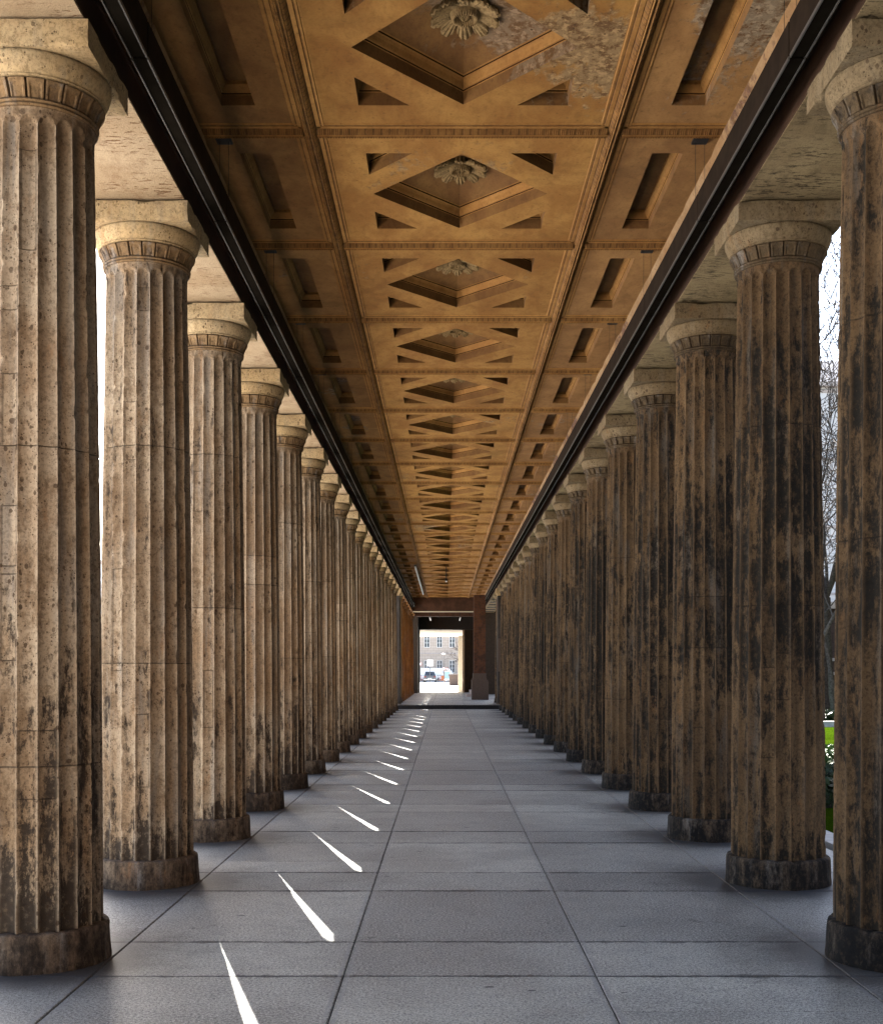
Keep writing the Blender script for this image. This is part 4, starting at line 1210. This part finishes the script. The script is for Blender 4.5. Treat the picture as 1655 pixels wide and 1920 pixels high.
# signs
def sign_post(px, py_c, d, kind, label, w=0.9, h=0.9):
    x, z = FX(px, d), FZ(py_c, d)
    e = empty('traffic_sign', (x, d, GZ), label=label, cat='sign', group='traffic signs in the far street')
    zz = z - GZ
    mb = MB(); mb.tube([(0, 0.04, 0), (0, 0.04, zz + h / 2)], 0.035, 8); mb.build('pole', M['trim'], e)
    if kind == 'board':
        mb = MB(); mb.box(-w / 2, w / 2, -0.02, 0.0, zz - h / 2, zz + h / 2); mb.build('board', M['white'], e)
        rr = w * 0.30
    else: rr = w / 2
    if kind in ('board', 'round'):
        mb = MB(); n = 32; vs = []; fs = []
        for r_ in (rr, rr * 0.76):
            for y in (-0.03, -0.022 if kind == 'board' else 0.0):
                vs += [(r_ * math.cos(2 * PI * k / n), y, zz + r_ * math.sin(2 * PI * k / n)) for k in range(n)]
        for k in range(n):
            k2 = (k + 1) % n
            fs += [(k, k2, 2 * n + k2, 2 * n + k), (k, n + k, n + k2, k2), (2 * n + k, 2 * n + k2, 3 * n + k2, 3 * n + k)]
        mb.add(vs, fs); mb.build('red_ring', M['red'], e)
        mb = MB(); mb.tube([(0, -0.0215, zz), (0, -0.018, zz)], rr * 0.75, 24)
        mb.build('sign_face', M['white'], e)
    if kind == 'board':
        mb = MB(); mb.box(-0.04, 0.04, -0.029, -0.0225, zz - 0.1, zz + 0.1); mb.box(-0.1, -0.041, -0.029, -0.0225, zz - 0.02, zz + 0.09); mb.build('sign_symbol', M['lblue'], e)
    if kind == 'tri':
        a = w / 2
        mb = MB()
        o = [(-a, zz - a * 0.6), (a, zz - a * 0.6), (0, zz + a)]; i_ = [(-a * 0.62, zz - a * 0.38), (a * 0.62, zz - a * 0.38), (0, zz + a * 0.6)]
        vs = [(p[0], y, p[1]) for y in (-0.03, 0.0) for p in o + i_]
        fs = []
        for k in range(3):
            k2 = (k + 1) % 3
            fs += [(k, k2, 3 + k2, 3 + k), (6 + k, 9 + k, 9 + k2, 6 + k2), (k, 6 + k, 6 + k2, k2), (3 + k, 3 + k2, 9 + k2, 9 + k)]
        mb.add(vs, fs); mb.build('red_triangle', M['red'], e)
        mb = MB(); mb.add([(p[0], -0.01, p[1]) for p in i_] + [(p[0], -0.005, p[1]) for p in i_], [(0, 1, 2), (5, 4, 3), (0, 3, 4, 1), (1, 4, 5, 2), (2, 5, 3, 0)]); mb.build('sign_face', M['white'], e)
sign_post(806, 1243, 165, 'board', 'white square board with a red ring, above the grey car', 0.86, 0.86)
sign_post(832, 1254, 166, 'round', 'round red-rimmed sign left of the triangular one', 0.5, 0.5)
sign_post(838, 1254, 166, 'tri', 'red-rimmed triangular sign above the pale blue board', 0.5, 0.5)
sign_post(788, 1245, 160, 'round', 'small red round sign cut by the left doorway edge', 0.42, 0.42)
# pale blue notice board
d = 150
e = empty('notice_board', (FX(838, d), d, GZ), label='pale blue notice board standing by the stone block', cat='notice board')
zt = FZ(1259, d) - GZ; zb_ = FZ(1273, d) - GZ
mb = MB(); mb.box(-0.36, 0.36, -0.02, 0.02, zb_, zt); mb.build('panel', M['lblue'], e)
mb = MB(); mb.box(-0.40, 0.40, -0.03, 0.03, zb_ - 0.16, zb_ - 0.002); mb.box(-0.40, 0.46, -0.03, 0.03, zt + 0.002, zt + 0.06); mb.build('frame', M['white'], e)
for x in (-0.3, 0.3):
    w = MB(); w.box(x - 0.03, x + 0.03, -0.02, 0.02, 0, zb_ - 0.162); w.build('leg', M['trim'], e)
# stone block (monument base)
d = 135
e = empty('stone_block', (FX(854, d), d + 0.8, GZ), label='weathered grey stone base block right of the blue board', cat='monument base')
zt = FZ(1264, d) - GZ
mb = MB(); mb.box(-0.72, 0.85, -0.8, 0.8, 0.0, zt - 0.22); mb.build('block', M['rose'], e)
mb = MB(); mb.box(-0.80, 0.9, -0.86, 0.86, zt - 0.218, zt); mb.build('cap', M['rose'], e)
# cone
d = 98
e = empty('traffic_cone', (FX(839, d), d, GZ), label='small yellow traffic cone on the sunlit street', cat='traffic cone')
mb = MB(); mb.lathe([(0.075, 0.02), (0.06, 0.1), (0.02, 0.42), (0.012, 0.43)], 20); mb.build('cone', M['yellow'], e, smooth=40)
mb = MB(); mb.box(-0.1, 0.1, -0.1, 0.1, 0, 0.0195); mb.build('foot', M['yellow'], e)
# street lamp
d = 140
e = empty('street_lamp', (FX(833, d), d, GZ), label='thin street lamp with a pale oval head before the cream building', cat='street lamp')
zt = FZ(1226, d) - GZ
mb = MB(); mb.tube([(0, 0, 0), (0.0, 0, zt)], [0.05, 0.03], 8); mb.build('pole', M['trim'], e)
mb = MB(); mb.lathe([(0.02, zt + 0.09), (0.16, zt + 0.06), (0.2, zt), (0.12, zt - 0.06), (0.02, zt - 0.08)], 20, c=(-0.12, 0, 0)); mb.build('lamp_head', M['white'], e, smooth=60)
# bicycles and orange barrier
def bicycle(x, y, rz, label, mat):
    e = empty('bicycle', (x, y, GZ), rz, label=label, cat='bicycle', group='bicycles parked by the far building')
    for cx_ in (-0.5, 0.5):
        w = MB(); w.tube([(cx_ + 0.33 * math.cos(a), 0, 0.33 + 0.33 * math.sin(a)) for a in [2 * PI * i / 20 for i in range(21)]], 0.02, 6, cap=False); w.build('wheel', M['rubber'], e)
    w = MB(); pts = [(-0.5, 0.33), (-0.1, 0.3), (0.38, 0.85), (-0.2, 0.82), (-0.5, 0.33)]
    w.tube([(a, 0, b) for a, b in pts], 0.018, 6); w.tube([(-0.1, 0, 0.3), (-0.22, 0, 0.95)], 0.018, 6); w.tube([(0.5, 0, 0.33), (0.36, 0, 1.0)], 0.018, 6); w.build('frame', mat, e)
    w = MB(); w.box(-0.34, -0.12, -0.06, 0.06, 0.95, 1.0); w.build('saddle', M['rubber'], e)
    w = MB(); w.tube([(0.3, -0.28, 1.05), (0.36, 0, 1.0), (0.3, 0.28, 1.05)], 0.015, 6); w.build('handlebar', M['trim'], e)
bicycle(FX(821, 168), 168, R(80), 'dark bicycle directly right of the grey car', M['black'])
bicycle(FX(826, 168), 168.3, R(60), 'red bicycle between the dark bicycle and the orange barrier', M['red'])
bicycle(FX(790, 168), 168, R(70), 'red bicycle left of the grey car', M['red'])
d = 160
e = empty('road_barrier', (FX(831, d), d, GZ), label='orange plastic barrier left of the pale blue board', cat='barrier')
mb = MB(); mb.box(-0.3, 0.3, -0.03, 0.03, 0.35, 1.0); mb.build('panel', M['orangep'], e)
for x in (-0.26, 0.26):
    w = MB(); w.box(x - 0.03, x + 0.03, -0.2, 0.2, 0, 0.05); w.box(x - 0.02, x + 0.02, -0.02, 0.02, 0.0505, 0.349); w.build('leg', M['orangep'], e)
